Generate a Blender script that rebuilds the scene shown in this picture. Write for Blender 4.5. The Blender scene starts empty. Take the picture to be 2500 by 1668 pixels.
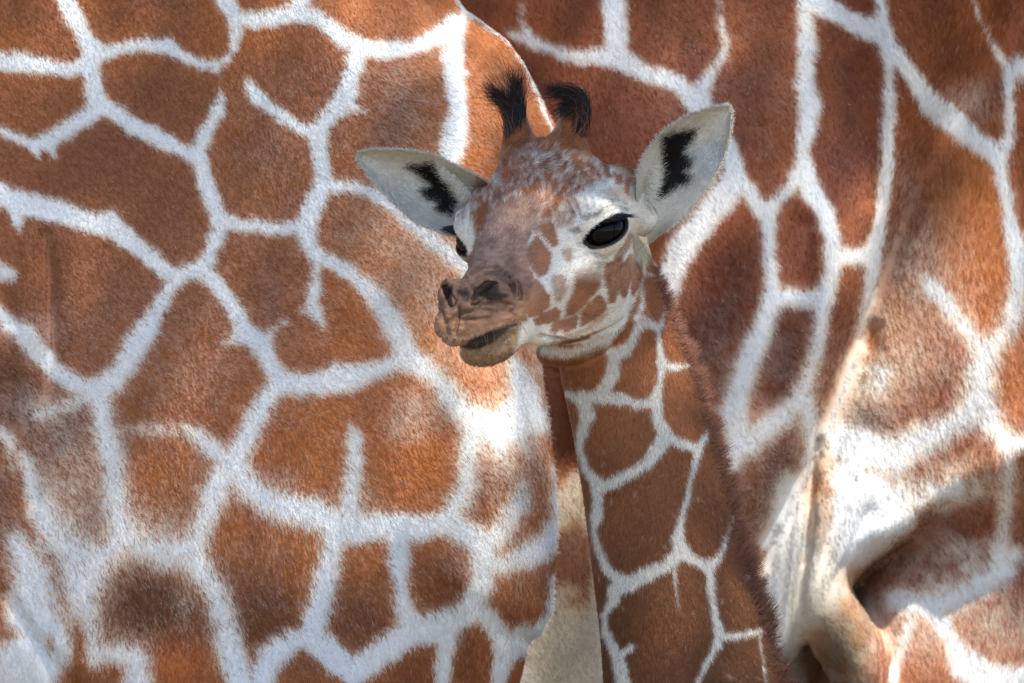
import bpy, math, os
import numpy as np

# ---------------------------------------------------------------- camera, sky, sun, exposure
P = 0.0005            # one modelling unit in metres
DIST = 14.0           # camera to the calf's eyes
ZC = 1.45             # height of the picture centre above the ground
scene = bpy.context.scene
cam_data = bpy.data.cameras.new('camera')
cam_data.sensor_width = 36.0
cam_data.lens = 36.0 * DIST / (2350 * P)
cam_data.clip_end = 500.0
cam_data.dof.use_dof = True
cam_data.dof.focus_distance = DIST - 0.02
cam_data.dof.aperture_fstop = 9.0
cam = bpy.data.objects.new('camera', cam_data)
cam.location = (0.0, -DIST, ZC)
cam.rotation_euler = (math.radians(90), 0, 0)
scene.collection.objects.link(cam)
scene.camera = cam

SUN_EL, SUN_AZ = 60.0, 37.0       # degrees; azimuth measured from behind the camera towards picture right
world = bpy.data.worlds.new('World')
scene.world = world
world.use_nodes = True
nt = world.node_tree
nt.nodes.clear()
sky = nt.nodes.new('ShaderNodeTexSky')
sky.sky_type = 'NISHITA'
sky.sun_disc = False
sky.ozone_density = 2.5
sky.sun_elevation = math.radians(SUN_EL)
sky.sun_rotation = math.radians(180.0 - SUN_AZ)
bg = nt.nodes.new('ShaderNodeBackground')
bg.inputs['Strength'].default_value = 0.12
wo = nt.nodes.new('ShaderNodeOutputWorld')
nt.links.new(sky.outputs[0], bg.inputs[0])
nt.links.new(bg.outputs[0], wo.inputs[0])

sun_data = bpy.data.lights.new('sun', 'SUN')
sun_data.energy = 4.2
sun_data.angle = math.radians(0.8)
sun_data.color = (1.0, 0.94, 0.85)
sun = bpy.data.objects.new('sun', sun_data)
sun.rotation_euler = (math.radians(90 - SUN_EL), 0, math.radians(SUN_AZ))
sun.location = (3, -6, 8)
scene.collection.objects.link(sun)

scene.view_settings.view_transform = 'Standard'
scene.view_settings.look = 'None'
scene.view_settings.exposure = 1.42
scene.view_settings.gamma = 1.0
scene.view_settings.use_curve_mapping = False
scene.render.engine = 'CYCLES'
scene.cycles.max_bounces = 5
scene.cycles.diffuse_bounces = 3
scene.cycles.use_denoising = True
scene.cycles.denoiser = 'OPENIMAGEDENOISE'
scene.cycles.denoising_input_passes = 'RGB_ALBEDO_NORMAL'
scene.cycles.denoising_prefilter = 'NONE'
scene.cycles.use_adaptive_sampling = True
scene.cycles.adaptive_threshold = 0.016
scene.cycles_curves.shape = 'RIBBONS'
scene.cycles_curves.subdivisions = 1

# ---------------------------------------------------------------- traced coat patterns
# u runs to the right, v down, in units of 0.5 mm on the flank of each animal
LEFT_LINES = '''
141,-10,26 161,36,25 187,78,22 208,109,26 200,141,29 206,172,25 211,208,25 221,239,26
-31,133,26 42,136,25 94,143,22 146,154,18 198,151,23
221,239,23 193,265,22 146,291,22 104,318,23 73,333,21 81,362,5
104,325,23 121,360,4
73,331,17 36,315,13 -31,284,13
213,120,21 250,112,18 291,104,18 333,101,19 375,101,20 396,112,16 427,133,13 463,146,11 492,148,15 520,130,11 534,104,13 539,68,18 536,36,21 515,0,23 500,-31,23
380,101,20 390,86,5
492,148,13 492,166,4
536,39,23 583,42,21 625,39,22 671,31,22 692,0,23 697,-31,23
671,31,23 718,36,21 750,57,22 781,83,23 822,107,23 874,112,21 916,112,21
801,96,19 844,113,19 887,115,18 930,110,17 974,96,19 1012,72,22 1041,53,24 1060,38,14
822,112,26 815,141,22 802,177,20 796,208,23 776,245,23 744,276,23 729,297,23 731,338,22 737,385,21 739,422,22 723,458,25 708,489,25 697,520,22
796,239,17 837,256,3
558,177,4 573,198,15 588,219,18 619,245,17 651,268,17 687,291,17 723,302,18
502,198,4 504,224,11 497,250,16 479,281,15 463,312,20 450,344,20
466,323,16 485,331,3
224,239,23 260,255,21 302,284,22 344,307,22 385,328,20 427,349,20 453,359,23 458,385,21 471,422,21 484,458,23 497,494,22 500,520,23 489,552,22 474,588,20 458,614,22
497,500,23 536,513,18 578,518,18 619,523,18 661,523,18 697,520,25
697,520,25 705,552,22 723,583,20 723,614,15 721,651,16 716,692,18 726,718,17 740,747,5
708,708,11 692,716,6
656,737,4 635,750,7 609,770,13
726,583,18 755,599,18 791,619,20 833,651,21 869,682,23 885,718,23 900,755,26 921,791,29 942,822,31
-31,432,31 31,458,29 68,468,29 115,479,26 156,492,25 198,507,25 229,513,27 255,520,26 281,544,25 312,567,23 344,593,21 375,619,20 403,632,21 432,622,18 458,614,21 474,630,21 500,661,20 526,692,20 547,729,21 567,760,23 588,781,26 604,812,22
242,500,17 260,480,4
26,463,23 30,500,14 34,526,3
403,632,20 385,656,18 370,687,20 349,723,22 328,755,25 302,791,29 281,828,29
-31,703,23 16,744,21 47,765,23 73,791,23 104,822,23
-21,619,31 13,625,17
739,422,21 770,427,16 812,429,17 854,442,20 895,463,21
887,460,17 940,508,19 993,552,22 1036,585,24 1070,619,24
567,770,23 541,776,16 515,786,8 513,796,3
1036,53,29 1036,120,26 1041,168,25 1046,216,24 1050,264,25 1043,307,30 1034,345,29 1026,379,24 1017,408,22
1046,-14,7 1065,14,9 1108,46,9 1161,84,8 1194,129,6 1222,182,6 1257,269,7 1281,312,10 1285,384,8
841,658,23 870,693,24 899,728,26 917,768,28 928,809,32 963,838,32 998,861,26 1027,902,32 1056,937,32 1102,971,35 1137,983,41 1178,948,35 1201,908,35 1190,861,26 1178,826,17
1201,913,35 1230,960,29
928,820,29 876,844,24 830,858,28 783,867,35 731,876,30 685,878,28 644,873,28 615,832,23 595,786,28 557,757,29
766,855,17 762,829,3
644,873,29 609,913,24 586,954,24 563,1000,26 537,1053,30 505,1099,26 482,1134,24
540,1070,29 563,1111,26 603,1145,26 656,1163,29 714,1174,29 760,1198,30 807,1209,32 865,1203,26 911,1203,26 952,1209,26 992,1201,20 1027,1192,20 1050,1151,22 1068,1111,20 1073,1064,22 1079,1018,26 1085,989,32 1102,971,35
805,974,3 812,1006,16 814,1053,16 807,1099,15 804,1145,16 804,1192,24
760,1198,26 766,1238,22 757,1279,22 749,1319,24 737,1366,24 725,1407,26 714,1453,26 673,1465,17 644,1482,20 615,1511,22 592,1569,23
714,1459,26 743,1482,26 778,1517,26 812,1540,26 853,1511,26 894,1482,28 934,1453,29 975,1441,32 1021,1436,29 1062,1407,24 1091,1372,23 1108,1331,23 1114,1290,26 1102,1244,26 1062,1215,23 1027,1198,26
917,1209,29 914,1250,16 914,1290,16 917,1331,16 923,1378,20 934,1418,26 957,1441,29
1114,1290,23 1155,1296,17 1201,1279,23 1242,1256,26 1265,1227,17 1277,1180,8 1279,1064,7
1102,1238,26 1137,1227,20 1166,1192,20 1190,1151,20 1195,1111,7
1097,1395,23 1126,1418,22 1149,1453,22 1163,1482,26 1201,1465,29 1236,1453,23 1271,1407,12 1277,1325,6
1163,1482,20 1152,1517,16 1137,1598,15
1021,1436,29 1024,1482,19 1018,1528,16 1013,1610,16
453,1304,23 489,1351,22 510,1413,22 520,1470,25 536,1522,26 557,1606,23
344,752,23 312,794,26 281,835,26 255,872,29 229,887,31
52,778,26 83,814,23 120,851,23 161,877,23 208,893,26
224,893,31 224,929,23 229,971,22 239,1012,25 250,1054,26 255,1096,23 260,1137,22 265,1184,22 271,1220,25
208,908,21 156,924,11 115,939,7 78,952,6
416,981,4 448,997,14 484,1028,17 520,1059,23
536,1064,23 510,1106,18 489,1142,17 468,1184,18 453,1220,18 442,1252,25 406,1262,27 364,1262,25 323,1252,22 281,1236,23 260,1252,26
260,1252,26 219,1278,31 198,1314,29 187,1356,26 182,1403,25 193,1455,25 219,1507,27 260,1502,21 302,1512,29 312,1606,31
-31,976,15 10,1002,13 42,1064,21 62,1116,21 83,1168,26 115,1236,31 156,1272,47 172,1351,31
31,1246,26 78,1325,47 62,1403,57 115,1481,52 52,1533,78
442,1272,23 458,1304,23
'''
RIGHT_LINES = '''
1514,697,25 1480,800,22 1440,900,22 1400,1000,20 1350,1080,22
1180,430,18 1300,420,20 1390,520,22 1480,620,24 1514,690,25
1480,800,22 1560,900,22 1640,970,25
1330,1100,30 1300,1160,40 1290,1190,30
1300,1370,40 1310,1450,80 1280,1560,100 1290,1720,110
1400,1380,60 1450,1500,100
1345,1180,25 1375,1260,25 1380,1340,30
1164,76,8 1188,84,14 1220,96,16 1252,110,15 1292,124,15 1332,132,17 1372,132,22 1412,132,26 1444,148,26 1476,168,22 1516,180,22 1556,192,22 1580,224,24 1608,224,20
1196,-12,5 1198,24,4 1196,52,7 1208,76,12 1220,92,14
1404,-24,28 1408,24,29 1412,60,28 1416,92,28 1420,124,26
1588,232,24 1616,188,18 1636,160,15 1656,132,13 1662,100,11 1656,68,8 1650,36,5 1648,8,3 1642,-12,2
1596,232,31 1629,291,26 1670,333,21 1681,375,26 1691,416,26 1717,437,20 1743,479,20 1764,479,23 1795,448,17 1826,416,20 1842,385,22 1842,333,20 1850,291,23 1855,239,27 1847,198,25 1847,156,23 1850,104,26 1847,52,22 1842,10,20 1847,-31,21
1681,411,31 1655,453,36 1618,500,34 1582,541,34 1561,578,34 1540,625,31 1530,666,29 1514,697,26
1764,479,22 1761,520,19 1764,562,18 1767,604,18 1769,651,18 1769,687,22 1754,739,23 1733,781,25 1707,833,26
1842,401,29 1863,442,29 1889,484,23 1902,526,21 1910,567,23 1910,604,25 1902,640,21 1889,682,23 1852,687,20 1816,682,21 1769,687,22
1889,682,21 1884,729,17 1881,770,17 1873,822,18
1910,593,29 1951,588,23 1993,583,25 2014,588,21
2009,-31,13 2019,31,15 2029,78,18 2037,120,23 2037,172,15 2037,224,16 2037,276,18 2037,333,17 2037,385,17 2029,442,20 2024,494,20 2016,547,22 2009,588,23 2001,640,20 1996,687,16 1988,739,15 1977,791,15
1842,-21,31 1878,10,31 1920,31,26 1962,57,25 2003,68,29 2029,94,21
2042,120,21 2076,156,21 2107,198,23 2139,234,31 2180,265,32 2222,302,30 2264,333,27 2295,354,26 2316,323,17 2321,281,15 2323,234,13 2321,198,15 2318,161,18 2342,146,26 2378,151,26
2318,156,16 2295,120,7 2269,73,5 2243,21,5 2227,-31,5
2295,354,25 2300,406,19 2316,458,17 2321,500,20 2336,552,23 2342,599,25 2339,656,23 2331,708,25 2305,760,23 2269,802,29 2243,781,21 2212,744,22 2180,697,23 2149,661,21 2123,630,10
1767,699,23 1749,757,26 1720,826,28 1697,890,29 1680,948,35 1691,1006,32 1680,1053,29
1880,751,17 1871,809,17 1854,867,23 1836,913,29 1796,954,29 1755,983,29 1720,1018,29 1686,1018,29
1880,693,17 1880,751,17
1848,919,29 1860,971,23 1871,1018,20 1860,1064,20
2005,646,16 1993,693,15 1979,757,13 1964,820,12 1941,890,12 1918,948,10 1895,1000,10 1871,1058,17 1836,1122,16 1796,1186,16 1761,1250,17
2260,809,35 2254,867,38 2243,913,35 2231,948,32 2167,983,29 2109,1012,41 2051,1047,52 1993,1029,41 1947,1006,29
2254,913,35 2277,971,29 2312,1012,26 2376,1012,23
2312,1018,17 2318,1076,17 2318,1134,17 2312,1192,20 2301,1267,26 2318,1314,23
1947,1093,41 1993,1151,70 2051,1192,52 1970,1227,70 1906,1325,64 1836,1412,35 1924,1285,64
2016,1227,52 1935,1325,35
2063,1378,29 2138,1395,29 2196,1378,29 2260,1343,29 2301,1314,29 2341,1273,17
2156,1412,29 2190,1470,23 2225,1528,41 2283,1563,41 2376,1563,35
2098,1424,17 2080,1482,13 2057,1563,15
1819,1122,41 1807,1238,41 1790,1354,35 1807,1470,35 1836,1586,35
'''
NECK_LINES = '''
1300,898,11 1336,913,19 1349,950,21 1336,991,16 1331,1028,11 1347,1075,14 1373,1111,19 1373,1148,15 1370,1184,17 1365,1220,11 1375,1262,12 1393,1304,14 1419,1330,19
1336,908,18 1383,908,20 1425,913,17 1461,924,14 1503,924,16
1383,898,20 1409,856,19 1409,814,20 1440,799,15 1461,762,14 1474,734,12
1513,742,9 1513,783,8 1521,825,14 1518,867,11 1508,913,17 1511,955,17 1529,997,20 1565,1017,15 1602,1028,16 1622,1002,10 1632,976,7
1521,835,14 1550,840,12 1576,833,10 1591,825,7
1529,997,21 1508,1033,20 1487,1064,17 1451,1085,16 1409,1106,17 1373,1119,20
1604,1033,14 1591,1085,10 1581,1137,10 1565,1194,11 1557,1236,19 1565,1267,22 1529,1299,18 1487,1319,21 1446,1340,22 1414,1356,20 1409,1382,17 1388,1413,11 1393,1455,14 1412,1496,16 1425,1533,19 1440,1606,23
1425,1507,15 1446,1491,10 1464,1480,3
1565,1267,22 1596,1288,14 1628,1299,17 1654,1278,10 1669,1236,7 1686,1181,4
1628,1299,17 1633,1351,12 1641,1403,12 1651,1449,15 1648,1481,14 1628,1517,10 1607,1564,9 1591,1606,9
1654,1465,14 1690,1462,12 1727,1455,10 1755,1447,9
1747,1460,6 1753,1507,4 1760,1564,4 1766,1606,4
1550,1293,10 1550,1335,5 1555,1377,5 1561,1402,2
1711,1332,3 1722,1318,4
1478,621,6 1514,626,7
1468,563,5 1472,621,6 1475,669,7 1473,707,9 1463,736,12
1463,740,12 1490,736,12 1518,743,10 1526,707,5 1518,659,2
1490,740,12 1509,750,12
1255,800,18 1303,808,18 1351,798,23 1389,774,23 1422,731,20 1442,693,17 1458,649,13 1463,597,9
'''
POLY = {
 'P1': '1230,547 1243,562 1257,583 1259,602 1251,626 1238,634 1228,623 1214,602 1206,578 1220,562',
 'P2': '1243,523 1264,517 1270,536 1275,560 1267,565 1254,552 1243,536',
 'P3': '1291,578 1307,576 1309,589 1304,602 1293,591',
 'P4': '1264,634 1286,628 1299,639 1296,668 1283,694 1272,692 1267,670 1262,652',
 'P5': '1228,644 1241,660 1254,681 1254,702 1238,721 1217,725 1212,700 1212,678 1222,663',
 'P6': '1320,624 1349,618 1386,605 1381,634 1374,660 1359,678 1336,705 1317,722 1293,729 1301,702 1315,665',
 'P7': '1333,721 1352,698 1373,681 1383,694 1386,709 1362,731 1333,747',
 'P8': '1228,736 1251,721 1270,711 1280,715 1278,731 1257,739 1230,742',
 'P9': '1264,760 1272,742 1293,736 1286,752 1272,763',
 'P10': '1291,758 1301,736 1320,729 1317,752 1293,760',
 'P11': '1390,612 1425,591 1425,628 1419,655 1404,694 1398,694 1395,668 1388,641',
 'P12': '1436,602 1448,589 1444,641 1432,681 1423,676 1429,639',
 'P13': '1457,599 1468,594 1471,628 1464,655 1453,676 1452,639',
 'P14': '1341,751 1386,717 1394,721 1373,743 1349,760 1309,773 1270,776 1309,765',
 'bridge': '1053,607 1088,581 1104,549 1122,504 1140,470 1230,454 1233,486 1222,523 1206,557 1200,583 1209,607 1220,628 1220,655 1212,678 1209,707 1206,734 1177,746 1125,765 1067,794 1019,794 987,760 972,681 1006,634',
 'chin': '1056,797 1098,773 1151,750 1193,744 1193,781 1177,821 1125,845 1059,834',
 'mouth': '1057,797 1088,777 1125,760 1164,748 1188,744 1167,758 1140,779 1109,800 1082,804',
 'neareye': '1316,532 1330,525 1348,509 1384,498 1413,493 1431,498 1441,509 1432,520 1425,538 1413,556 1395,566 1377,561 1355,547 1337,536',
 'fareye': '1014,533 1038,519 1053,531 1076,547 1069,570 1061,576 1046,554 1038,536',
 'nostril': '1096,681 1109,660 1130,647 1143,652 1151,670 1172,681 1146,692 1119,697 1109,684',
 'nostrilfar': '1019,686 1027,663 1042,652 1040,678 1027,697',
 'nostrilmid': '1046,678 1053,665 1072,664 1082,678 1067,684',
 'forehead': '1082,434 1111,395 1149,352 1202,323 1259,306 1317,311 1375,333 1398,371 1389,410 1351,438 1307,453 1279,486 1250,515 1231,539 1197,505 1144,496 1106,520 1087,496',
 'T1': '1379,330 1403,338 1422,357 1398,357',
 'T2': '1408,352 1427,357 1434,386 1418,371',
 'T3': '1434,364 1458,369 1456,402 1439,390',
 'T4': '1408,395 1425,402 1430,422 1413,424',
 'T5': '1433,412 1444,410 1443,448 1433,441',
 'T6': '1377,371 1394,376 1404,410 1389,405',
 'nearblack': '1516,316 1540,308 1596,298 1588,320 1564,348 1576,356 1596,360 1584,384 1564,394 1584,404 1580,420 1556,428 1532,444 1494,466 1516,436 1528,400 1520,360',
 'farblack': '935,379 993,374 1012,408 1036,441 1046,460 1036,494 1002,480 1007,460 983,456 964,436 993,424 978,412 950,391',
}

# ---------------------------------------------------------------- helpers
rng = np.random.default_rng(7)
HAIR = 1.0          # share of the hairs to grow

def lin(r, g, b):
    c = np.array([r, g, b], float) / 255.0
    return np.where(c <= 0.04045, c / 12.92, ((c + 0.055) / 1.055) ** 2.4)

def parse(s, n):
    return [np.array([[float(q) for q in t.split(',')] for t in ln.split()]).reshape(-1, n) for ln in s.strip().splitlines()]

def pts(s):
    return np.array([[float(q) for q in t.split(',')] for t in s.split()])

_tab = np.random.default_rng(11).random((256, 256))
def noise2(x, y, s, seed=0):
    x = np.asarray(x) / s + seed * 17.31; y = np.asarray(y) / s + seed * 31.77
    xi = np.floor(x).astype(int); yi = np.floor(y).astype(int)
    fx = x - xi; fy = y - yi
    fx = fx * fx * (3 - 2 * fx); fy = fy * fy * (3 - 2 * fy)
    a = _tab[xi & 255, yi & 255]; b = _tab[(xi + 1) & 255, yi & 255]
    c = _tab[xi & 255, (yi + 1) & 255]; d = _tab[(xi + 1) & 255, (yi + 1) & 255]
    return (a * (1 - fx) + b * fx) * (1 - fy) + (c * (1 - fx) + d * fx) * fy - 0.5

class Raster:
    def __init__(self, u0, v0, u1, v1, step, fill=0.0, ch=None):
        self.u0, self.v0, self.s = u0, v0, step
        self.nx = int((u1 - u0) / step) + 1; self.ny = int((v1 - v0) / step) + 1
        self.a = np.full((self.nx, self.ny) if ch is None else (self.nx, self.ny, ch), fill, np.float32)
    def window(self, u0, v0, u1, v1):
        i0 = max(0, int((u0 - self.u0) / self.s)); i1 = min(self.nx, int((u1 - self.u0) / self.s) + 2)
        j0 = max(0, int((v0 - self.v0) / self.s)); j1 = min(self.ny, int((v1 - self.v0) / self.s) + 2)
        if i1 <= i0 or j1 <= j0: return None
        U, V = np.meshgrid(self.u0 + self.s * np.arange(i0, i1), self.v0 + self.s * np.arange(j0, j1), indexing='ij')
        return slice(i0, i1), slice(j0, j1), U, V
    def get(self, u, v):
        x = np.clip((u - self.u0) / self.s, 0, self.nx - 1.001); y = np.clip((v - self.v0) / self.s, 0, self.ny - 1.001)
        i = x.astype(int); j = y.astype(int); fx = x - i; fy = y - j
        if self.a.ndim == 3: fx = fx[:, None]; fy = fy[:, None]
        a = self.a
        return (a[i, j] * (1 - fx) + a[i + 1, j] * fx) * (1 - fy) + (a[i, j + 1] * (1 - fx) + a[i + 1, j + 1] * fx) * fy
    def grid(self):
        return np.meshgrid(self.u0 + self.s * np.arange(self.nx), self.v0 + self.s * np.arange(self.ny), indexing='ij')

def smin(a, b, k):
    h = np.clip(0.5 + 0.5 * (b - a) / k, 0, 1)
    return b * (1 - h) + a * h - k * h * (1 - h)

def seg_d(U, V, a, b):
    dx, dy = b[0] - a[0], b[1] - a[1]
    L2 = dx * dx + dy * dy + 1e-9
    t = np.clip(((U - a[0]) * dx + (V - a[1]) * dy) / L2, 0, 1)
    return np.hypot(U - a[0] - t * dx, V - a[1] - t * dy), t

def net_raster(lines, dom, step=2.5, k=9.0):
    """signed distance to a network of pale lines: negative inside a line, positive inside a brown patch"""
    R = Raster(*dom, step, fill=200.0)
    for L in lines:
        for a, b in zip(L[:-1], L[1:]):
            m = 95 + max(a[2], b[2])
            w = R.window(min(a[0], b[0]) - m, min(a[1], b[1]) - m, max(a[0], b[0]) + m, max(a[1], b[1]) + m)
            if w is None: continue
            si, sj, U, V = w
            d, t = seg_d(U, V, a, b)
            d = d - (a[2] + t * (b[2] - a[2])) + 1.5
            R.a[si, sj] = smin(R.a[si, sj], d, k)
    return R

def poly_sd(U, V, poly):
    d = np.full(U.shape, 1e9); ins = np.zeros(U.shape, bool)
    n = len(poly)
    for i in range(n):
        a = poly[i]; b = poly[(i + 1) % n]
        d = np.minimum(d, seg_d(U, V, a, b)[0])
        c = ((a[1] > V) != (b[1] > V)) & (U < (b[0] - a[0]) * (V - a[1]) / (b[1] - a[1] + 1e-12) + a[0])
        ins ^= c
    return np.where(ins, d, -d)          # positive inside

def worley(u, v, cell=190.0):
    """stand-off from the edges of irregular cells, for the coat beyond the traced part"""
    x = u / cell; y = v / cell
    xi = np.floor(x).astype(int); yi = np.floor(y).astype(int)
    d1 = np.full(u.shape, 9.0); d2 = np.full(u.shape, 9.0)
    for a in (-1, 0, 1):
        for b in (-1, 0, 1):
            cx = xi + a; cy = yi + b
            px = cx + 0.15 + 0.7 * _tab[cx & 255, cy & 255]; py = cy + 0.15 + 0.7 * _tab[(cx + 91) & 255, (cy + 37) & 255]
            d = np.hypot(x - px, y - py)
            lo = np.minimum(d1, d); d2 = np.minimum(d2, np.maximum(d1, d)); d1 = lo
    return (d2 - d1) * 0.5 * cell - 15

def smooth_curve(tab, x):
    """smooth interpolation of a table of (x, a, b, ...) rows"""
    tab = np.asarray(tab, float); xs = tab[:, 0]
    xx = np.linspace(xs[0], xs[-1], 400)
    out = []
    for c in range(1, tab.shape[1]):
        ys = np.interp(xx, xs, tab[:, c])
        k = np.hanning(41); k /= k.sum()
        pad = np.concatenate([2 * ys[0] - ys[20:0:-1], ys, 2 * ys[-1] - ys[-2:-22:-1]])
        ys = np.convolve(pad, k, 'valid')
        out.append(np.interp(x, xx, ys))
    return out

# ---- implicit surface to mesh (naive surface nets, evaluated only near the surface)
def surface_nets(fn, lo, hi, h, block=4, slack=2.0):
    lo = np.array(lo, float); nb = np.ceil((np.array(hi) - lo) / (h * block)).astype(int)
    bs = h * block
    cx = [lo[i] + (np.arange(nb[i]) + 0.5) * bs for i in range(3)]
    G = np.stack(np.meshgrid(*cx, indexing='ij'), -1).reshape(-1, 3)
    cd = np.concatenate([fn(g) for g in np.array_split(G, max(1, len(G) // 400000))])
    near = np.abs(cd) < bs * slack
    F = np.repeat(np.repeat(np.repeat(cd.reshape(nb).astype(np.float32), block, 0), block, 1), block, 2)
    bi = np.stack(np.unravel_index(np.nonzero(near)[0], nb), -1)
    off = np.stack(np.meshgrid(*[np.arange(block)] * 3, indexing='ij'), -1).reshape(-1, 3)
    for part in np.array_split(bi, max(1, len(bi) * block ** 3 // 400000)):
        ix = (part[:, None, :] * block + off[None]).reshape(-1, 3)
        F[ix[:, 0], ix[:, 1], ix[:, 2]] = fn(lo + ix * h)
    n = np.array(F.shape)
    S = F < 0
    c = np.zeros(n - 1, np.int8)
    for a in (0, 1):
        for b in (0, 1):
            for d in (0, 1):
                c += S[a:n[0] - 1 + a, b:n[1] - 1 + b, d:n[2] - 1 + d]
    act = np.nonzero((c > 0) & (c < 8))
    cells = np.stack(act, -1)
    vid = np.full(n - 1, -1, np.int32); vid[act] = np.arange(len(cells))
    acc = np.zeros((len(cells), 3)); cnt = np.zeros(len(cells))
    cor = [np.array(q) for q in ((0,0,0),(1,0,0),(0,1,0),(1,1,0),(0,0,1),(1,0,1),(0,1,1),(1,1,1))]
    val = [F[cells[:, 0] + q[0], cells[:, 1] + q[1], cells[:, 2] + q[2]] for q in cor]
    for a, b in ((0,1),(2,3),(4,5),(6,7),(0,2),(1,3),(4,6),(5,7),(0,4),(1,5),(2,6),(3,7)):
        x = (val[a] < 0) != (val[b] < 0)
        t = val[a] / (val[a] - val[b] + 1e-12)
        acc[x] += cor[a] + t[x, None] * (cor[b] - cor[a]); cnt[x] += 1
    V = lo + (cells + acc / cnt[:, None]) * h
    quads = []
    for ax in range(3):
        o1, o2 = (ax + 1) % 3, (ax + 2) % 3
        sl = [slice(None)] * 3; sh = [slice(None)] * 3
        sl[ax] = slice(0, n[ax] - 1); sh[ax] = slice(1, n[ax])
        e = S[tuple(sl)] != S[tuple(sh)]
        for o in (o1, o2):
            z = [slice(None)] * 3; z[o] = 0; e[tuple(z)] = False
            z[o] = n[o] - 1; e[tuple(z)] = False
        E = np.stack(np.nonzero(e), -1)
        d1 = np.zeros(3, int); d1[o1] = 1; d2 = np.zeros(3, int); d2[o2] = 1
        q = [E - d1 - d2, E - d2, E, E - d1]
        Q = np.stack([vid[k[:, 0], k[:, 1], k[:, 2]] for k in q], -1)
        out = S[E[:, 0], E[:, 1], E[:, 2]]
        Q[~out] = Q[~out][:, ::-1]
        quads.append(Q)
    Q = np.concatenate(quads); Q = Q[(Q >= 0).all(1)]
    d = fn(V); g = gradient(fn, V, d, 0.5 * h)
    st = d / np.maximum((g * g).sum(1), 0.15)
    V = V - np.clip(st, -0.6 * h, 0.6 * h)[:, None] * g
    N = g / (np.linalg.norm(g, axis=1, keepdims=True) + 1e-9)
    return V, Q, N

def gradient(fn, V, d0, e):
    g = np.zeros_like(V)
    for k in ((1, -1, -1), (-1, -1, 1), (-1, 1, -1), (1, 1, 1)):
        o = np.array(k, float); g += o * fn(V + o * e)[:, None]
    return g / (4 * e)

def to_world(V, k0=1.0):
    """(u, depth, -v) to metres"""
    W = np.empty_like(V)
    W[:, 0] = (V[:, 0] - 1175) * P * k0; W[:, 1] = V[:, 1] * P; W[:, 2] = ZC + (784 + V[:, 2]) * P * k0
    return W

def mesh_object(name, W, Q, mat, parent=None, cols=None, extra=None):
    me = bpy.data.meshes.new(name)
    me.vertices.add(len(W)); me.vertices.foreach_set('co', W.astype(np.float32).ravel())
    m = Q.shape[1]
    me.loops.add(Q.size); me.loops.foreach_set('vertex_index', Q.astype(np.int32).ravel())
    me.polygons.add(len(Q)); me.polygons.foreach_set('loop_start', np.arange(0, Q.size, m, dtype=np.int32))
    me.update(calc_edges=True)
    me.polygons.foreach_set('use_smooth', np.ones(len(Q), bool))
    if cols is not None:
        at = me.attributes.new('coat', 'FLOAT_COLOR', 'POINT')
        at.data.foreach_set('color', np.c_[cols, np.ones(len(cols))].astype(np.float32).ravel())
    for nm, arr in (extra or {}).items():
        at = me.attributes.new(nm, 'FLOAT', 'POINT'); at.data.foreach_set('value', arr.astype(np.float32))
    me.materials.append(mat)
    ob = bpy.data.objects.new(name, me); scene.collection.objects.link(ob)
    if parent: ob.parent = parent
    return ob

def hair_object(name, pts3, rad, cols, nor, mat, parent):
    """pts3: (N, K, 3) metres"""
    N, K = pts3.shape[:2]
    hc = bpy.data.hair_curves.new(name)
    hc.add_curves([K] * N)
    hc.position_data.foreach_set('vector', np.ascontiguousarray(pts3, np.float32).ravel())
    at = hc.attributes.get('radius') or hc.attributes.new('radius', 'FLOAT', 'POINT')
    at.data.foreach_set('value', np.ascontiguousarray(rad, np.float32).ravel())
    at = hc.attributes.new('coat', 'FLOAT_COLOR', 'CURVE')
    at.data.foreach_set('color', np.c_[cols, np.ones(N)].astype(np.float32).ravel())
    at = hc.attributes.new('skin_normal', 'FLOAT_VECTOR', 'CURVE')
    at.data.foreach_set('vector', np.ascontiguousarray(nor, np.float32).ravel())
    hc.materials.append(mat)
    ob = bpy.data.objects.new(name, hc); scene.collection.objects.link(ob)
    ob.parent = parent; ob['kind'] = 'stuff'
    return ob

def scatter(W, Q, N, count, weight):
    """random roots on the faces: positions, normals"""
    T = np.concatenate([Q[:, [0, 1, 2]], Q[:, [0, 2, 3]]])
    a, b, c = W[T[:, 0]], W[T[:, 1]], W[T[:, 2]]
    ar = np.linalg.norm(np.cross(b - a, c - a), axis=1) * 0.5 * weight[T].mean(1)
    cs = np.cumsum(ar); tot = cs[-1]
    idx = np.searchsorted(cs, rng.random(count) * tot)
    idx = np.clip(idx, 0, len(T) - 1)
    r1 = np.sqrt(rng.random(count)); r2 = rng.random(count)
    w = np.stack([1 - r1, r1 * (1 - r2), r1 * r2], -1)
    p = w[:, :1] * a[idx] + w[:, 1:2] * b[idx] + w[:, 2:] * c[idx]
    t = T[idx]
    n = w[:, :1] * N[t[:, 0]] + w[:, 1:2] * N[t[:, 1]] + w[:, 2:] * N[t[:, 2]]
    return p, n / np.linalg.norm(n, axis=1, keepdims=True)

def view_weight(W, N, margin=0.06, back=-0.35):
    k = DIST / (DIST + W[:, 1])
    x = W[:, 0] * k; z = (W[:, 2] - ZC) * k
    inside = (np.abs(x) < 1175 * P + margin) & (np.abs(z) < 784 * P + margin)
    return inside * (N[:, 1] < -back) * 1.0

def unit(a): return a / (np.linalg.norm(a, axis=-1, keepdims=True) + 1e-12)

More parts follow.
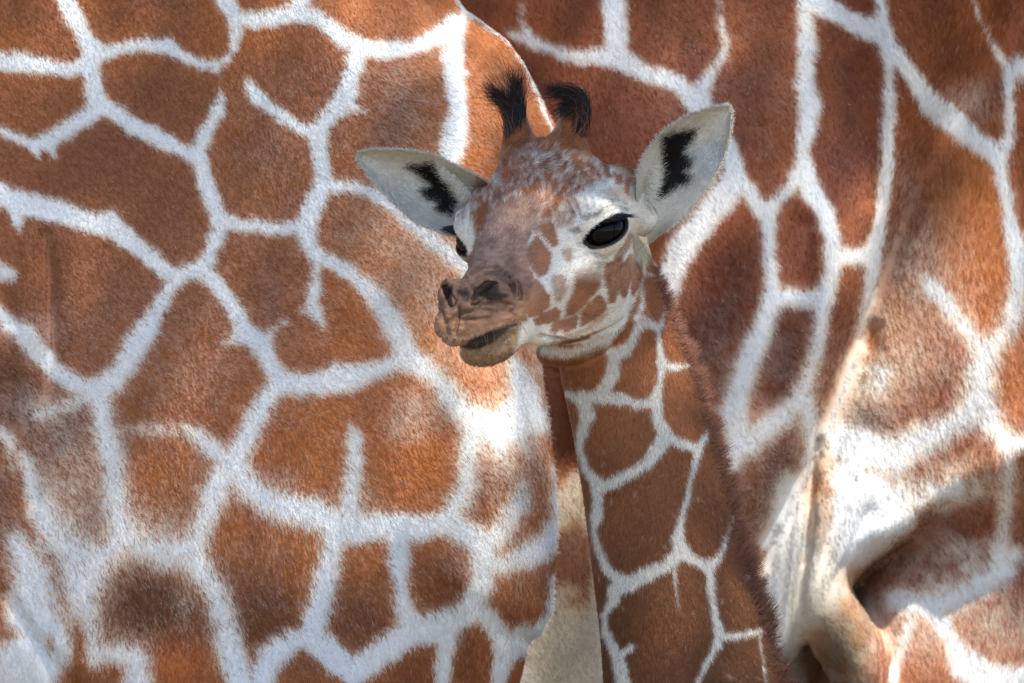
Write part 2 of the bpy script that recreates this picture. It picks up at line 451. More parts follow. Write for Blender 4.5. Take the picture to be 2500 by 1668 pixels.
def fur(p, n, flow, length, lift, curl=0.35, jitter=0.22):
    """three-point hairs lying along flow; length array in metres, lift = sine of the rise"""
    f = flow + rng.normal(0, jitter, flow.shape)
    f = unit(f - (f * n).sum(1, keepdims=True) * n)
    lf = np.clip(lift + rng.normal(0, 0.07, len(p)), 0.04, 0.95)[:, None]
    L = (length * rng.uniform(0.65, 1.25, len(p)))[:, None]
    d1 = unit(f * np.sqrt(1 - lf * lf) + n * lf)
    d2 = unit(d1 * (1 - curl) + f * curl + rng.normal(0, 0.10, f.shape))
    a = p - n * 0.0003
    b = a + d1 * L * 0.5; c = b + d2 * L * 0.5
    return np.stack([a, b, c], 1)

# ---------------------------------------------------------------- materials
def new_mat(name):
    m = bpy.data.materials.new(name); m.use_nodes = True
    t = m.node_tree; return m, t, t.nodes['Principled BSDF']

def coat_material(name, rough=0.75, spec=0.25, sheen=0.0, bump=0.0, scale=700.0):
    m, t, b = new_mat(name)
    a = t.nodes.new('ShaderNodeAttribute'); a.attribute_name = 'coat'
    t.links.new(a.outputs['Color'], b.inputs['Base Color'])
    b.inputs['Roughness'].default_value = rough
    b.inputs['Specular IOR Level'].default_value = spec
    if bump:
        no = t.nodes.new('ShaderNodeTexNoise'); no.inputs['Scale'].default_value = scale; no.inputs['Detail'].default_value = 4
        bp = t.nodes.new('ShaderNodeBump'); bp.inputs['Strength'].default_value = bump; bp.inputs['Distance'].default_value = 0.002
        tc = t.nodes.new('ShaderNodeTexCoord')
        t.links.new(tc.outputs['Object'], no.inputs['Vector'])
        t.links.new(no.outputs['Fac'], bp.inputs['Height']); t.links.new(bp.outputs['Normal'], b.inputs['Normal'])
    return m

def hair_material(name, rough=0.5, spec=0.35, mix=0.72, thru=0.0):
    """individual hairs: colour per hair, shading normal between the hair's own and the skin's"""
    m, t, b = new_mat(name)
    a = t.nodes.new('ShaderNodeAttribute'); a.attribute_name = 'coat'
    t.links.new(a.outputs['Color'], b.inputs['Base Color'])
    s = t.nodes.new('ShaderNodeAttribute'); s.attribute_name = 'skin_normal'
    g = t.nodes.new('ShaderNodeNewGeometry')
    v1 = t.nodes.new('ShaderNodeVectorMath'); v1.operation = 'SCALE'; v1.inputs['Scale'].default_value = mix
    v2 = t.nodes.new('ShaderNodeVectorMath'); v2.operation = 'SCALE'; v2.inputs['Scale'].default_value = 1 - mix
    v3 = t.nodes.new('ShaderNodeVectorMath'); v3.operation = 'ADD'
    v4 = t.nodes.new('ShaderNodeVectorMath'); v4.operation = 'NORMALIZE'
    t.links.new(s.outputs['Vector'], v1.inputs[0]); t.links.new(g.outputs['Normal'], v2.inputs[0])
    t.links.new(v1.outputs[0], v3.inputs[0]); t.links.new(v2.outputs[0], v3.inputs[1])
    t.links.new(v3.outputs[0], v4.inputs[0]); t.links.new(v4.outputs[0], b.inputs['Normal'])
    b.inputs['Roughness'].default_value = rough
    b.inputs['Specular IOR Level'].default_value = spec
    if thru:
        tr = t.nodes.new('ShaderNodeBsdfTranslucent'); mx = t.nodes.new('ShaderNodeMixShader'); mx.inputs[0].default_value = thru
        t.links.new(a.outputs['Color'], tr.inputs['Color'])
        t.links.new(b.outputs[0], mx.inputs[1]); t.links.new(tr.outputs[0], mx.inputs[2])
        t.links.new(mx.outputs[0], t.nodes['Material Output'].inputs['Surface'])
    return m

MAT_SKIN = coat_material('short_coat', bump=0.25)
MAT_HAIR = hair_material('coat_hair', spec=0.18, rough=0.55, mix=0.85, thru=0.10)
MAT_MANE = hair_material('mane_hair', rough=0.6, spec=0.2, mix=0.3)
MAT_TUFT = hair_material('black_hair', rough=0.4, spec=0.3, mix=0.25)

def tag(o, label=None, cat=None, kind=None, group=None):
    if label: o['label'] = label
    if cat: o['category'] = cat
    if kind: o['kind'] = kind
    if group: o['group'] = group
    return o

def root(name, loc):
    o = bpy.data.objects.new(name, None); o.empty_display_size = 0.1; scene.collection.objects.link(o); o.location = loc
    return o

# ---------------------------------------------------------------- ground
def make_ground():
    n = 60
    g = np.sign(np.linspace(-1, 1, n)) * np.abs(np.linspace(-1, 1, n)) ** 3 * 120
    X, Y = np.meshgrid(g, g, indexing='ij')
    Z = 0.03 * noise2(X, Y, 0.9) + 0.012 * noise2(X, Y, 0.25, 3) - 0.02
    W = np.stack([X, Y, Z], -1).reshape(-1, 3)
    i, j = np.meshgrid(np.arange(n - 1), np.arange(n - 1), indexing='ij')
    a = (i * n + j).ravel(); Q = np.stack([a, a + n, a + n + 1, a + 1], -1)
    m, t, b = new_mat('sandy_soil')
    no = t.nodes.new('ShaderNodeTexNoise'); no.inputs['Scale'].default_value = 6; no.inputs['Detail'].default_value = 8
    cr = t.nodes.new('ShaderNodeValToRGB')
    cr.color_ramp.elements[0].color = (0.13, 0.10, 0.07, 1); cr.color_ramp.elements[1].color = (0.24, 0.19, 0.135, 1)
    tc = t.nodes.new('ShaderNodeTexCoord')
    t.links.new(tc.outputs['Object'], no.inputs['Vector']); t.links.new(no.outputs['Fac'], cr.inputs['Fac'])
    t.links.new(cr.outputs['Color'], b.inputs['Base Color']); b.inputs['Roughness'].default_value = 0.95
    tag(mesh_object('ground', W, Q, m), kind='structure')
make_ground()

# ---------------------------------------------------------------- unseen tree added to throw shaped, broken shade on the animals
SUN_DIR = np.array([math.sin(math.radians(SUN_AZ)) * math.cos(math.radians(SUN_EL)), -math.cos(math.radians(SUN_AZ)) * math.cos(math.radians(SUN_EL)), math.sin(math.radians(SUN_EL))])
def make_added_shade_tree():
    g = np.random.default_rng(23)
    base = np.array([4.3, -2.6, 0.0])
    par = root('added_shade_tree', base)
    tag(par, 'unseen tree added beyond the right edge to shape broken shade on the giraffes', 'tree')
    # crown: leaves culled so that sun lands on chosen spots
    n = 13500
    c = np.array([0.1, 0.35, 1.45]) + 4.6 * SUN_DIR
    q = g.normal(0, 1, (n, 3)); q = unit(q) * g.random((n, 1)) ** (1 / 3)
    p = c + q * np.array([2.6, 2.2, 0.75])
    def spot(y, u, v, ru, rv):
        t = (p[:, 1] - y) / SUN_DIR[1]
        hit = p - SUN_DIR * t[:, None]
        k = DIST / (DIST + y)
        uu = hit[:, 0] * k / P + 1175; vv = 784 - (hit[:, 2] - ZC) * k / P
        return ((uu - u) / ru) ** 2 + ((vv - v) / rv) ** 2 < 1 + 0.5 * noise2(uu, vv, 120, 33)
    thin = spot(0.38, 800, 800, 420, 520)
    open_ = spot(-0.05, 1405, 495, 62, 48) | spot(0.38, 1010, 600, 170, 170) | spot(0.75, 2290, 800, 330, 560) | spot(0.9, 1810, 1320, 110, 260) | spot(0.38, 850, 60, 240, 80) | spot(0.38, 400, 1580, 90, 80)
    p = p[(~open_ & ~thin) | (open_ & (g.random(n) < 0.05)) | (thin & ~open_ & (g.random(n) < 0.45))]
    # low leaf spray added to lay a shadow edge across the left adult
    m_ = 1700
    tu = g.uniform(-120, 925, m_); tv = 1550 + 30 * np.sin(tu / 60) + 30 * (tu - 500) / 400 + g.random(m_) ** 0.8 * 340
    kp = ((tu - 410) / 90) ** 2 + ((tv - 1700) / 75) ** 2 > 1; tu, tv = tu[kp], tv[kp]; m_ = len(tu)
    hit = np.stack([(tu - 1175) * P * 1.027, np.full(m_, 0.38), ZC + (784 - tv) * P * 1.027], -1)
    p = np.concatenate([p, hit + SUN_DIR * g.uniform(1.45, 1.75, m_)[:, None]])
    n = len(p)
    L = g.uniform(0.05, 0.085, n)[:, None]; a = unit(g.normal(0, 1, (n, 3)) + np.array([0, 0, -0.4])); nn = unit(g.normal(0, 1, (n, 3)) + np.array([0, 0, 1.2]))
    b = unit(np.cross(nn, a)); w = L * 0.34
    W = np.stack([p, p + a * L * 0.35 + b * w, p + a * L * 0.75 + b * w * 0.7, p + a * L, p + a * L * 0.75 - b * w * 0.7, p + a * L * 0.35 - b * w], 1).reshape(-1, 3)
    i = np.arange(n)[:, None] * 6
    Q = np.concatenate([i + np.array([[0, 1, 2, 5]]), i + np.array([[5, 2, 3, 4]])])
    m, t, bs = new_mat('leaf'); bs.inputs['Base Color'].default_value = (0.06, 0.11, 0.03, 1); bs.inputs['Roughness'].default_value = 0.55
    mesh_object('crown', W - base, Q, m, par)['kind'] = 'stuff'  # leaf blocker of the added tree
    # trunk and limbs of the added tree
    V, F = [], []
    def limb(pth, r):
        k = 10; o = len(V)
        for j, (pt, rr) in enumerate(zip(pth, r)):
            d = unit(np.array(pth[min(j + 1, len(pth) - 1)]) - np.array(pth[max(j - 1, 0)]))
            x = unit(np.cross(d, [0.3, 1, 0.1])); y = np.cross(d, x)
            for s_ in range(k):
                an = 2 * math.pi * s_ / k; V.append(np.array(pt) + rr * (x * math.cos(an) + y * math.sin(an)))
        for j in range(len(pth) - 1):
            for s_ in range(k):
                F.append([o + j * k + s_, o + j * k + (s_ + 1) % k, o + (j + 1) * k + (s_ + 1) % k, o + (j + 1) * k + s_])
    b0 = base
    limb([b0 + [0, 0, -.1], b0 + [-.05, 0, .8], b0 + [.02, .05, 2.0], b0 + [-.15, .1, 3.2], b0 + [-.5, .2, 4.2]], [.26, .2, .17, .15, .11])
    limb([b0 + [-.15, .1, 3.0], np.array([2.4, -1.2, 3.0]), np.array([1.0, -0.6, 2.75]), np.array([0.1, -0.4, 2.5])], [.08, .05, .025, .008])
    for e in ([1.9, -2.4, 5.2], [2.6, -1.0, 5.3], [3.4, -3.2, 5.2], [0.9, -1.6, 5.1]):
        e = np.array(e); s0 = b0 + [-.3, .15, 3.7]
        limb([s0, s0 * .5 + e * .5 + [0, 0, .2], e], [.1, .06, .02])
    m, t, bs = new_mat('bark'); bs.inputs['Base Color'].default_value = (0.12, 0.085, 0.06, 1); bs.inputs['Roughness'].default_value = 0.9
    mesh_object('trunk', np.array(V) - base, np.array(F), m, par)
make_added_shade_tree()

# ---------------------------------------------------------------- adult giraffes
DOM = (-260, -220, 2620, 1800, )
def blob_field(blobs, dom, step=5.0):
    R = Raster(*dom, step)
    for (u, v, ru, rv, amt) in blobs:
        w = R.window(u - 2.6 * ru, v - 2.6 * rv, u + 2.6 * ru, v + 2.6 * rv)
        if w is None: continue
        si, sj, U, V = w
        R.a[si, sj] += amt * np.exp(-((U - u) / ru) ** 2 - ((V - v) / rv) ** 2)
    return R

def stroke_field(strokes, dom, step=8.0):
    R = Raster(*dom, step)
    for (amt, L) in strokes:
        L = pts(L)
        acc = np.full(R.a.shape, 9.0, np.float32)
        for a, b in zip(L[:-1], L[1:]):
            m = 3 * max(a[2], b[2])
            w = R.window(min(a[0], b[0]) - m, min(a[1], b[1]) - m, max(a[0], b[0]) + m, max(a[1], b[1]) + m)
            if w is None: continue
            si, sj, U, V = w
            d, t = seg_d(U, V, a, b)
            acc[si, sj] = np.minimum(acc[si, sj], d / (a[2] + t * (b[2] - a[2])))
        R.a += amt * np.exp(-acc ** 2)
    return R

BIG = (-1000, -1000, 3400, 3800)
def slab(poly, yc, T, R, relief=None, dome=0.0):
    """a solid with the given side outline, edges rounded over R, half thickness T"""
    D = Raster(*BIG, 8.0)
    U, V = D.grid()
    D.a = poly_sd(U, V, poly).astype(np.float32)
    m = min(R, T)
    def f(p):
        v = -p[:, 2]
        d = D.get(p[:, 0], v)
        y = p[:, 1] - yc
        if relief is not None:
            y = y + np.where(y < 0, relief.get(p[:, 0], v), 0)
        if dome: y = y - np.where(y < 0, dome * (1 - np.clip(d / 700, 0, 1)) ** 2, 0)
        e = np.clip((R - d) / R, 0, None)
        return (np.sqrt(e * e + (y / T) ** 2) - 1) * m
    return f

def ellipsoid(p, c, r):
    x = (p[:, 0] - c[0]) / r[0]; y = (p[:, 1] - c[1]) / r[1]; z = (p[:, 2] - c[2]) / r[2]
    return (np.sqrt(x * x + y * y + z * z) - 1) * min(r)

def cone(p, a, b, ra, rb):
    dx, dy, dz = b[0] - a[0], b[1] - a[1], b[2] - a[2]
    x = p[:, 0] - a[0]; y = p[:, 1] - a[1]; z = p[:, 2] - a[2]
    t = np.clip((x * dx + y * dy + z * dz) / (dx * dx + dy * dy + dz * dz), 0, 1)
    x = x - t * dx; y = y - t * dy; z = z - t * dz
    return np.sqrt(x * x + y * y + z * z) - (ra + t * (rb - ra))

class Coat:
    """colour of an adult's coat as a function of (u, v) on its side"""
    def __init__(self, lines, soft, cream, brown, speckle, browns, creams, dark=0.25, tints=(), btints=(), low=0.0):
        self.net = net_raster(parse(lines, 3), DOM)
        self.soft = blob_field(soft, DOM); self.cream = blob_field(cream, DOM); self.brown = blob_field(brown, DOM)
        self.speck = blob_field(speckle, DOM)
        self.browns, self.creams, self.dark, self.tints = browns, creams, dark, tints
        self.btints, self.low = btints, low
    def prob(self, u, v):
        d = self.net.get(u, v)
        out = np.maximum.reduce([-90 - u, u - 2440, -90 - v, v - 1660])
        far = out > -60
        if far.any():
            w = np.clip((out[far] + 60) / 60, 0, 1)
            d[far] = d[far] * (1 - w) + worley(u[far], v[far]) * w
        d = d + self.thin(u, v) + 6.0 * noise2(u, v, 16, 1) + 5.0 * noise2(u, v, 7, 2) + 6 * noise2(u, v, 45, 3)
        sg = 4.0 + self.soft.get(u, v)
        pr = 1 / (1 + np.exp(-1.7 * d / sg))
        pr = pr * (1 - np.clip(self.cream.get(u, v) * (1 + 0.9 * noise2(u, v, 22, 6)), 0, 1))
        pr = np.clip(pr + self.brown.get(u, v) * (1 + 1.2 * noise2(u, v, 26, 5)), 0, 1)
        pr = pr * (1 - np.clip(0.008 + 0.5 * self.speck.get(u, v) * (0.7 + 1.0 * noise2(u, v, 60, 9) + 1.3 * noise2(u, v, 14, 4)), 0, 0.85))
        return pr, d
    def thin(self, u, v):
        return 2.5 - self.low * np.clip((v - 850) / 350, 0, 1) * (0.6 + 1.2 * (noise2(u, v, 90, 12) + 0.3))
    def colours(self, u, v, hard=False):
        pr, d = self.prob(u, v)
        n1 = noise2(u, v, 130, 7); n2 = noise2(u, v, 40, 8)
        mixb = np.clip(0.5 + 0.9 * n1 + 0.5 * n2, 0, 1)[:, None]
        b = self.browns[0] * (1 - mixb) + self.browns[1] * mixb
        deep = np.clip(d / 70, 0, 1)[:, None]
        b = b * (1.06 - self.dark * deep * (0.6 + 0.9 * (n1[:, None] + 0.3)))
        c = self.creams[0] * (1 - mixb) + self.creams[1] * mixb
        for (tu, tv, ru, rv, tc, ta) in self.btints:  # tints of the brown, some of them painted sun and shade
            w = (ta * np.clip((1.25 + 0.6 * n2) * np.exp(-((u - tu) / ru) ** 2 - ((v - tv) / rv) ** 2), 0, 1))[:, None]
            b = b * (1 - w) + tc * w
        for (tu, tv, ru, rv, tc, ta) in self.tints:
            w = (ta * np.clip(1.3 * np.exp(-((u - tu) / ru) ** 2 - ((v - tv) / rv) ** 2), 0, 1))[:, None]
            c = c * (1 - w) + tc * w
            b = b * (1 - 0.12 * w) + tc * 0.12 * w
        if hard:
            k = np.where(rng.random(len(u)) < pr, 1.0, 0.0)
            inner = np.clip(d / 14, 0, 1)
            k = (k * (1 - 0.5 * inner * (1 - k)) + 0.55 * inner * pr * (1 - k))[:, None]
            jb = rng.normal(1, 0.17, (len(u), 1)); jc = rng.normal(0.98, 0.06, (len(u), 1))
            q = (4 * k * (1 - k) + 0.35 * np.clip(4 * pr * (1 - pr), 0, 1)[:, None]).clip(0, 1)
            return np.clip((b * np.clip(jb, .45, 1.7) * k + c * np.clip(jc, .75, 1.12) * (1 - k)) * (1 - q * np.array([0.0, 0.10, 0.26])), 0.004, 0.88)
        k = pr[:, None]
        q = 4 * k * (1 - k)
        return (b * k + c * (1 - k)) * (1 - q * np.array([0.0, 0.10, 0.26]))

def build_adult(fn, lo, hi, h, k0, coat, label, hairs, flow_fn, length, base):
    V, Q, N = surface_nets(fn, lo, hi, h)
    W = to_world(V, k0)
    par = root('adult_giraffe', base)
    tag(par, label, 'giraffe', group='adult giraffes standing behind the calf')
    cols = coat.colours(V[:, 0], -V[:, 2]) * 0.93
    body = mesh_object('body', W - np.array(base), Q, MAT_SKIN, par, cols)
    if HAIR > 0:
        w = view_weight(W, N)
        p, n = scatter(W, Q, N, int(hairs * HAIR), w)
        u = p[:, 0] / (P * k0) + 1175; v = 784 - (p[:, 2] - ZC) / (P * k0)
        fl = flow_fn(u, v)
        L = length(u, v)
        H = fur(p, n, fl, L, 0.11)
        r = np.array([0.00020, 0.00018, 0.00006])[None, :] * rng.uniform(0.8, 1.25, (len(p), 1)) * np.ones((len(p), 3)) / math.sqrt(max(HAIR, .3))
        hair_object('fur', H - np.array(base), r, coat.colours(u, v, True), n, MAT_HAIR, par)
    print('adult', len(V)); return par

# ---- the adult on the left: rump and thigh
out_left = pts('''1045,-14 1065,14 1108,45 1160,84 1197,132 1226,185 1254,240 1284,296 1315,400 1315,550 1275,700 1238,791 1247,878 1262,983 1274,1087
 1279,1180 1275,1296 1266,1407 1243,1459 1214,1482 1203,1528 1190,1580 1130,1750 1000,2050 930,2700 900,3720 640,3720 600,2700 520,2150 330,1900 50,1790 -800,1740
 -800,-620 0,-620 650,-420 930,-170''')
rel_left = stroke_field([
    (250, '1000,-800,640 1000,2400,640'), (25, '1000,1050,240 1000,1300,240'), (-14, '96,540,16 104,640,18 112,790,20 100,900,25'), (10, '150,560,45 160,760,50'),
    (12, '60,560,40 62,760,40'), (-22, '560,1500,140 300,1640,140'), (-16, '-40,1330,22 40,1430,20 150,1570,22 240,1660,22'), (-10, '10,1360,14 70,1470,14 120,1600,14'),
    (-12, '20,880,30 40,1000,24 60,1150,26'), (12, '-20,950,40 0,1200,40'), (-3, '930,258,10 1022,280,8'), (-20, '1130,800,90 1110,1000,90'), (-14, '-20,640,30 10,740,30')], BIG)
f_left_slab = slab(out_left, 1290, 310, 350, rel_left)
def f_left(p):
    d = f_left_slab(p)
    return d
coat_left = Coat(LEFT_LINES,
    soft=[(600, 1150, 500, 320, 6), (150, 1250, 260, 300, 12), (1180, 1080, 130, 260, 10), (950, 620, 140, 160, 5), (330, 1390, 200, 150, 12), (1060, 850, 90, 90, 8)],
    cream=[(1190, 980, 60, 90, .75), (1140, 1040, 40, 60, .35), (960, 935, 60, 40, .35), (925, 985, 50, 30, .3), (150, 1130, 60, 130, .55), (330, 1210, 90, 40, .45), (350, 985, 70, 16, .6),
           (70, 940, 60, 40, .3), (60, 760, 60, 30, .3), (960, 560, 130, 90, .3), (1010, 700, 70, 60, .28), (1070, 800, 70, 60, .25), (1245, 830, 30, 60, .5), (390, 1290, 70, 22, .5), (420, 1380, 20, 50, .2),
           (700, 1150, 50, 22, .4), (620, 1110, 60, 30, .3), (820, 1150, 50, 30, .3), (1100, 1290, 60, 30, .3)],
    brown=[(30, 1090, 14, 70, .8), (42, 1150, 10, 40, .5), (110, 1310, 26, 50, .5), (175, 1480, 20, 55, .75), (108, 1478, 10, 22, .5), (62, 1230, 10, 50, .35), (250, 1540, 30, 26, .5), (150, 1130, 40, 110, .25)],
    speckle=[(600, 1200, 520, 360, .13), (950, 620, 200, 260, .16), (1180, 1100, 120, 300, .25), (560, 700, 240, 180, .10), (900, 230, 170, 220, .22), (120, 1150, 160, 300, .3), (340, 850, 220, 100, .18), (610, 400, 130, 200, .10)],
    browns=[lin(132, 80, 51), lin(164, 98, 49)], creams=[lin(222, 226, 228), lin(229, 230, 228)], dark=0.22,
    btints=[(830, 1000, 360, 380, lin(172, 100, 45), .75), (900, 0, 220, 90, lin(176, 104, 54), .7), (980, 560, 160, 160, lin(192, 124, 72), .7), (1040, 780, 130, 120, lin(188, 118, 62), .7), (350, 1390, 120, 80, lin(84, 47, 28), .8), (600, 1410, 90, 90, lin(100, 56, 32), .75),  # sun and shade painted by area: lit orange, shaded dark brown
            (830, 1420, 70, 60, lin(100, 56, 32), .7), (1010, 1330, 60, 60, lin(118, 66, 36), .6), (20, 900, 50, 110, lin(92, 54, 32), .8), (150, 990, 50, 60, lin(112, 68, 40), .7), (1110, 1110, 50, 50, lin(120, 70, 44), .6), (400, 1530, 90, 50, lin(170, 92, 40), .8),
            (280, 500, 300, 330, lin(124, 78, 56), .6), (700, 200, 120, 100, lin(136, 84, 58), .5), (950, 1540, 70, 60, lin(116, 64, 36), .6), (1100, 1500, 60, 70, lin(116, 64, 36), .6)], low=8.0)
def flow_left(u, v):
    a = math.radians(-48) + 0.9 * noise2(u, v, 420, 21) + 0.35 * noise2(u, v, 60, 22) - 0.35 * np.clip((v - 900) / 600, 0, 1)
    return np.stack([np.cos(a), -0.1 * np.ones_like(a), np.sin(a)], -1)
build_adult(f_left, (-840, 690, -3760), (1360, 1600, 660), 11.0, 1.0 + 770 * P / DIST, coat_left,
            'adult giraffe on the left, its patterned rump and thigh filling the picture', 330000, flow_left,
            lambda u, v: 0.0068 + 0.002 * np.clip((v - 700) / 700, 0, 1), (-0.2, 0.62, 0.0))

# ---- the adult on the right: barrel, flank fold, thigh and legs
out_torso = pts('''700,-640 2420,-640 2330,-200 2230,60 2150,270 2092,450 2040,620 2012,700 1975,790 1925,920 1880,1048 1805,1175 1737,1288 1660,1420 1560,1560 1480,1760
 1440,2100 1420,3720 1240,3720 1230,2100 1120,1700 950,1450 700,1300''')
rel_torso = stroke_field([(5, '2015,650,22 1955,790,24 1905,915,24 1858,1040,22 1790,1165,20 1722,1275,20'), (50, '1650,200,420 1650,700,420'), (-16, '1985,180,40 1990,330,40 2000,450,36'), (-10, '1800,480,30 1810,640,30'), (-14, '1850,520,24 1845,640,24'),
    (-4, '1690,300,14 1750,290,10'), (-12, '1990,560,50 1930,800,50 1860,1000,40'), (16, '1930,560,60 1890,760,60'), (-10, '1800,780,34 1760,920,34'), (-40, '1280,850,60 1280,1050,60')], BIG)
out_thigh = pts('''1990,-640 3000,-640 3000,1000 2600,1010 2420,1080 2300,1140 2200,1200 2110,1262 2020,1310 1985,1345 1940,1400 1900,1450 1850,1520 1800,1560 1740,1600 1640,1620 1620,1300 1700,1000 1800,800 1900,600 1960,400''')
rel_thigh = stroke_field([(-22, '2010,750,14 1995,800,24 1945,930,24 1898,1050,22 1830,1180,20 1760,1295,20'), (-30, '1880,1010,6 1868,1080,10 1858,1220,12 1842,1330,12 1818,1520,12'), (8, '1840,1150,13 1822,1300,13 1795,1500,13'), (-6, '1822,1150,12 1800,1320,12 1775,1500,12'), (8, '1800,1200,13 1775,1400,13'), (-6, '1785,1230,12 1765,1400,12'), (9, '1890,1080,14 1884,1220,14 1862,1380,12'),
    (30, '2250,300,240 2250,800,240'), (-30, '2105,300,40 2080,480,36 2035,650,30 1985,780,26'), (14, '1985,1130,26 1925,1280,20 1850,1480,16'), (-12, '1960,1110,16 1900,1260,14 1850,1420,10'),
    (-12, '2000,1180,16 1940,1290,14 1880,1400,12'), (16, '2040,1240,26 2150,1180,26'), (-14, '1950,1090,30 2000,1000,40'), (10, '1880,1150,14 1870,1300,12 1840,1480,10')], BIG)
out_leg = pts('''1850,1760 1890,1560 1940,1380 1990,1280 2080,1150 2200,1060 2420,960 3000,820 3000,1900 2500,2150 2420,3720 2160,3720 2120,2200 1950,1900''')
f_torso = slab(out_torso, 1950, 440, 110, rel_torso)
f_thigh = slab(out_thigh, 2090, 430, 90, rel_thigh)
f_far = slab(pts('1690,900 1990,900 1985,1500 1960,2200 1900,3720 1720,3720 1690,2200'), 2420, 150, 90)
f_leg = slab(out_leg, 2120, 330, 160)
def f_right(p):
    s = np.clip((700 + p[:, 2]) / 900, 0, 1)
    d = smin(f_torso(p), f_thigh(p), 12 + 150 * s * s * (3 - 2 * s))
    d = smin(d, f_leg(p), 8 + 170 * np.clip((p[:, 0] - 2080) / 200, 0, 1))
    q = p.copy(); s = 0.35
    q[:, 0] = p[:, 0] + s * (p[:, 2] + 1440) + 14 * noise2(p[:, 0] + p[:, 1], p[:, 2], 34, 51)
    d = smin(d, ellipsoid(q, (1932, 1760, -1480), (80, 130, 165)), 40)
    d = smin(d, f_far(p), 10)
    d = smin(d, ellipsoid(p, (1780, 2350, -1050), (140, 200, 330)), 30)
    return d
coat_right = Coat(RIGHT_LINES,
    soft=[(2150, 1100, 330, 330, 10), (1790, 1150, 150, 150, 5), (1820, 850, 160, 200, 3), (2250, 800, 200, 150, 7), (1300, 1250, 60, 200, 8)],
    cream=[(2120, 640, 90, 120, .35), (2010, 880, 60, 60, .55), (2080, 830, 90, 60, .35), (1950, 1010, 70, 70, .8), (2150, 1130, 120, 40, .6), (2030, 730, 30, 40, .3), (1690, 870, 30, 40, .35), (1715, 1000, 28, 50, .5), (2230, 230, 60, 40, .25), (2060, 420, 40, 60, .15),
           (1940, 1180, 80, 120, .9), (1870, 1350, 70, 160, .9), (2160, 1330, 100, 60, .7), (2300, 1440, 80, 70, .45), (2060, 1480, 60, 40, .3), (2150, 1480, 40, 60, .3), (2230, 1270, 90, 45, .6), (2170, 1120, 130, 60, .45), (2060, 1400, 80, 40, .5), (1805, 1330, 55, 160, .95), (1950, 1500, 56, 110, .9), (1970, 850, 40, 50, .4)],
    brown=[(2120, 1340, 60, 28, .25), (2260, 1210, 60, 60, .45), (2110, 1090, 60, 24, .4), (2160, 1300, 60, 40, .3), (1900, 1460, 30, 50, .2), (1985, 800, 30, 50, .4), (1315, 1270, 34, 45, 1.2), (1320, 1375, 24, 26, .7), (1280, 900, 60, 150, .9), (1905, 1180, 14, 70, .3)],
    speckle=[(2150, 900, 300, 400, .15), (1750, 1100, 200, 250, .2), (1650, 250, 250, 200, .10), (1660, 800, 120, 130, .16)],
    browns=[lin(114, 58, 34), lin(154, 86, 44)], creams=[lin(222, 226, 228), lin(234, 232, 226)], dark=0.42,
    btints=[(2240, 580, 110, 260, lin(184, 110, 54), .8), (2060, 800, 80, 130, lin(190, 126, 74), .6), (2330, 880, 60, 90, lin(184, 112, 58), .7), (1650, 640, 70, 110, lin(98, 44, 22), .7), (1790, 830, 44, 110, lin(92, 42, 22), .8), (1790, 1120, 44, 110, lin(94, 44, 24), .8), (1840, 560, 40, 70, lin(106, 50, 28), .7),  # haunch browns painted sunlit orange; dark patch centres are coat
            (1780, 200, 80, 180, lin(136, 74, 42), .6), (1450, 240, 160, 120, lin(134, 74, 48), .6), (2250, 1100, 90, 80, lin(176, 118, 78), .7), (2150, 1480, 260, 120, lin(178, 116, 82), .8)],
    tints=[(1300, 1450, 130, 330, lin(186, 170, 142), .9), (1330, 1180, 60, 90, lin(190, 176, 150), .8), (1945, 1480, 64, 130, lin(142, 122, 94), 1.0), (1985, 1330, 60, 34, lin(176, 130, 84), .8), (1885, 1160, 24, 120, lin(196, 160, 124), .7),
           (1915, 1470, 44, 90, lin(88, 78, 66), .9), (1850, 1400, 60, 150, lin(226, 208, 178), .6), (2110, 1280, 90, 40, lin(150, 104, 70), .5)])
def flow_right(u, v):
    a = math.radians(-52) + 0.8 * noise2(u, v, 420, 31) + 0.3 * noise2(u, v, 60, 32) - 0.5 * np.clip((u - 1900) / 300, 0, 1)
    return np.stack([np.cos(a), -0.1 * np.ones_like(a), np.sin(a)], -1)
build_adult(f_right, (660, 1350, -3760), (3040, 2880, 680), 11.0, 1.0 + 1530 * P / DIST, coat_right,
            'adult giraffe on the right, its flank fold and hind leg behind the calf', 330000, flow_right,
            lambda u, v: 0.0070 + 0.004 * np.clip((u - 1950) / 300, 0, 1), (0.35, 1.0, 0.0))

# ---------------------------------------------------------------- the calf
TH, PH, RO = math.radians(30), math.radians(20), math.radians(3)
F_ = np.array([-math.sin(TH) * math.cos(PH), -math.cos(TH) * math.cos(PH), -math.sin(PH)])
L0 = np.array([math.cos(TH), -math.sin(TH), 0.0])
U0 = np.cross(F_, L0)
L_ = L0 * math.cos(RO) + U0 * math.sin(RO)
U_ = np.cross(F_, L_)
EYE0 = np.array([1217.0, 0.0, -535.0])
MH = np.stack([F_, L_, U_])                      # rows: local axes
def head_local(p): return (p - EYE0) @ MH.T
def head_point(q): return EYE0 + np.asarray(q, float) @ MH

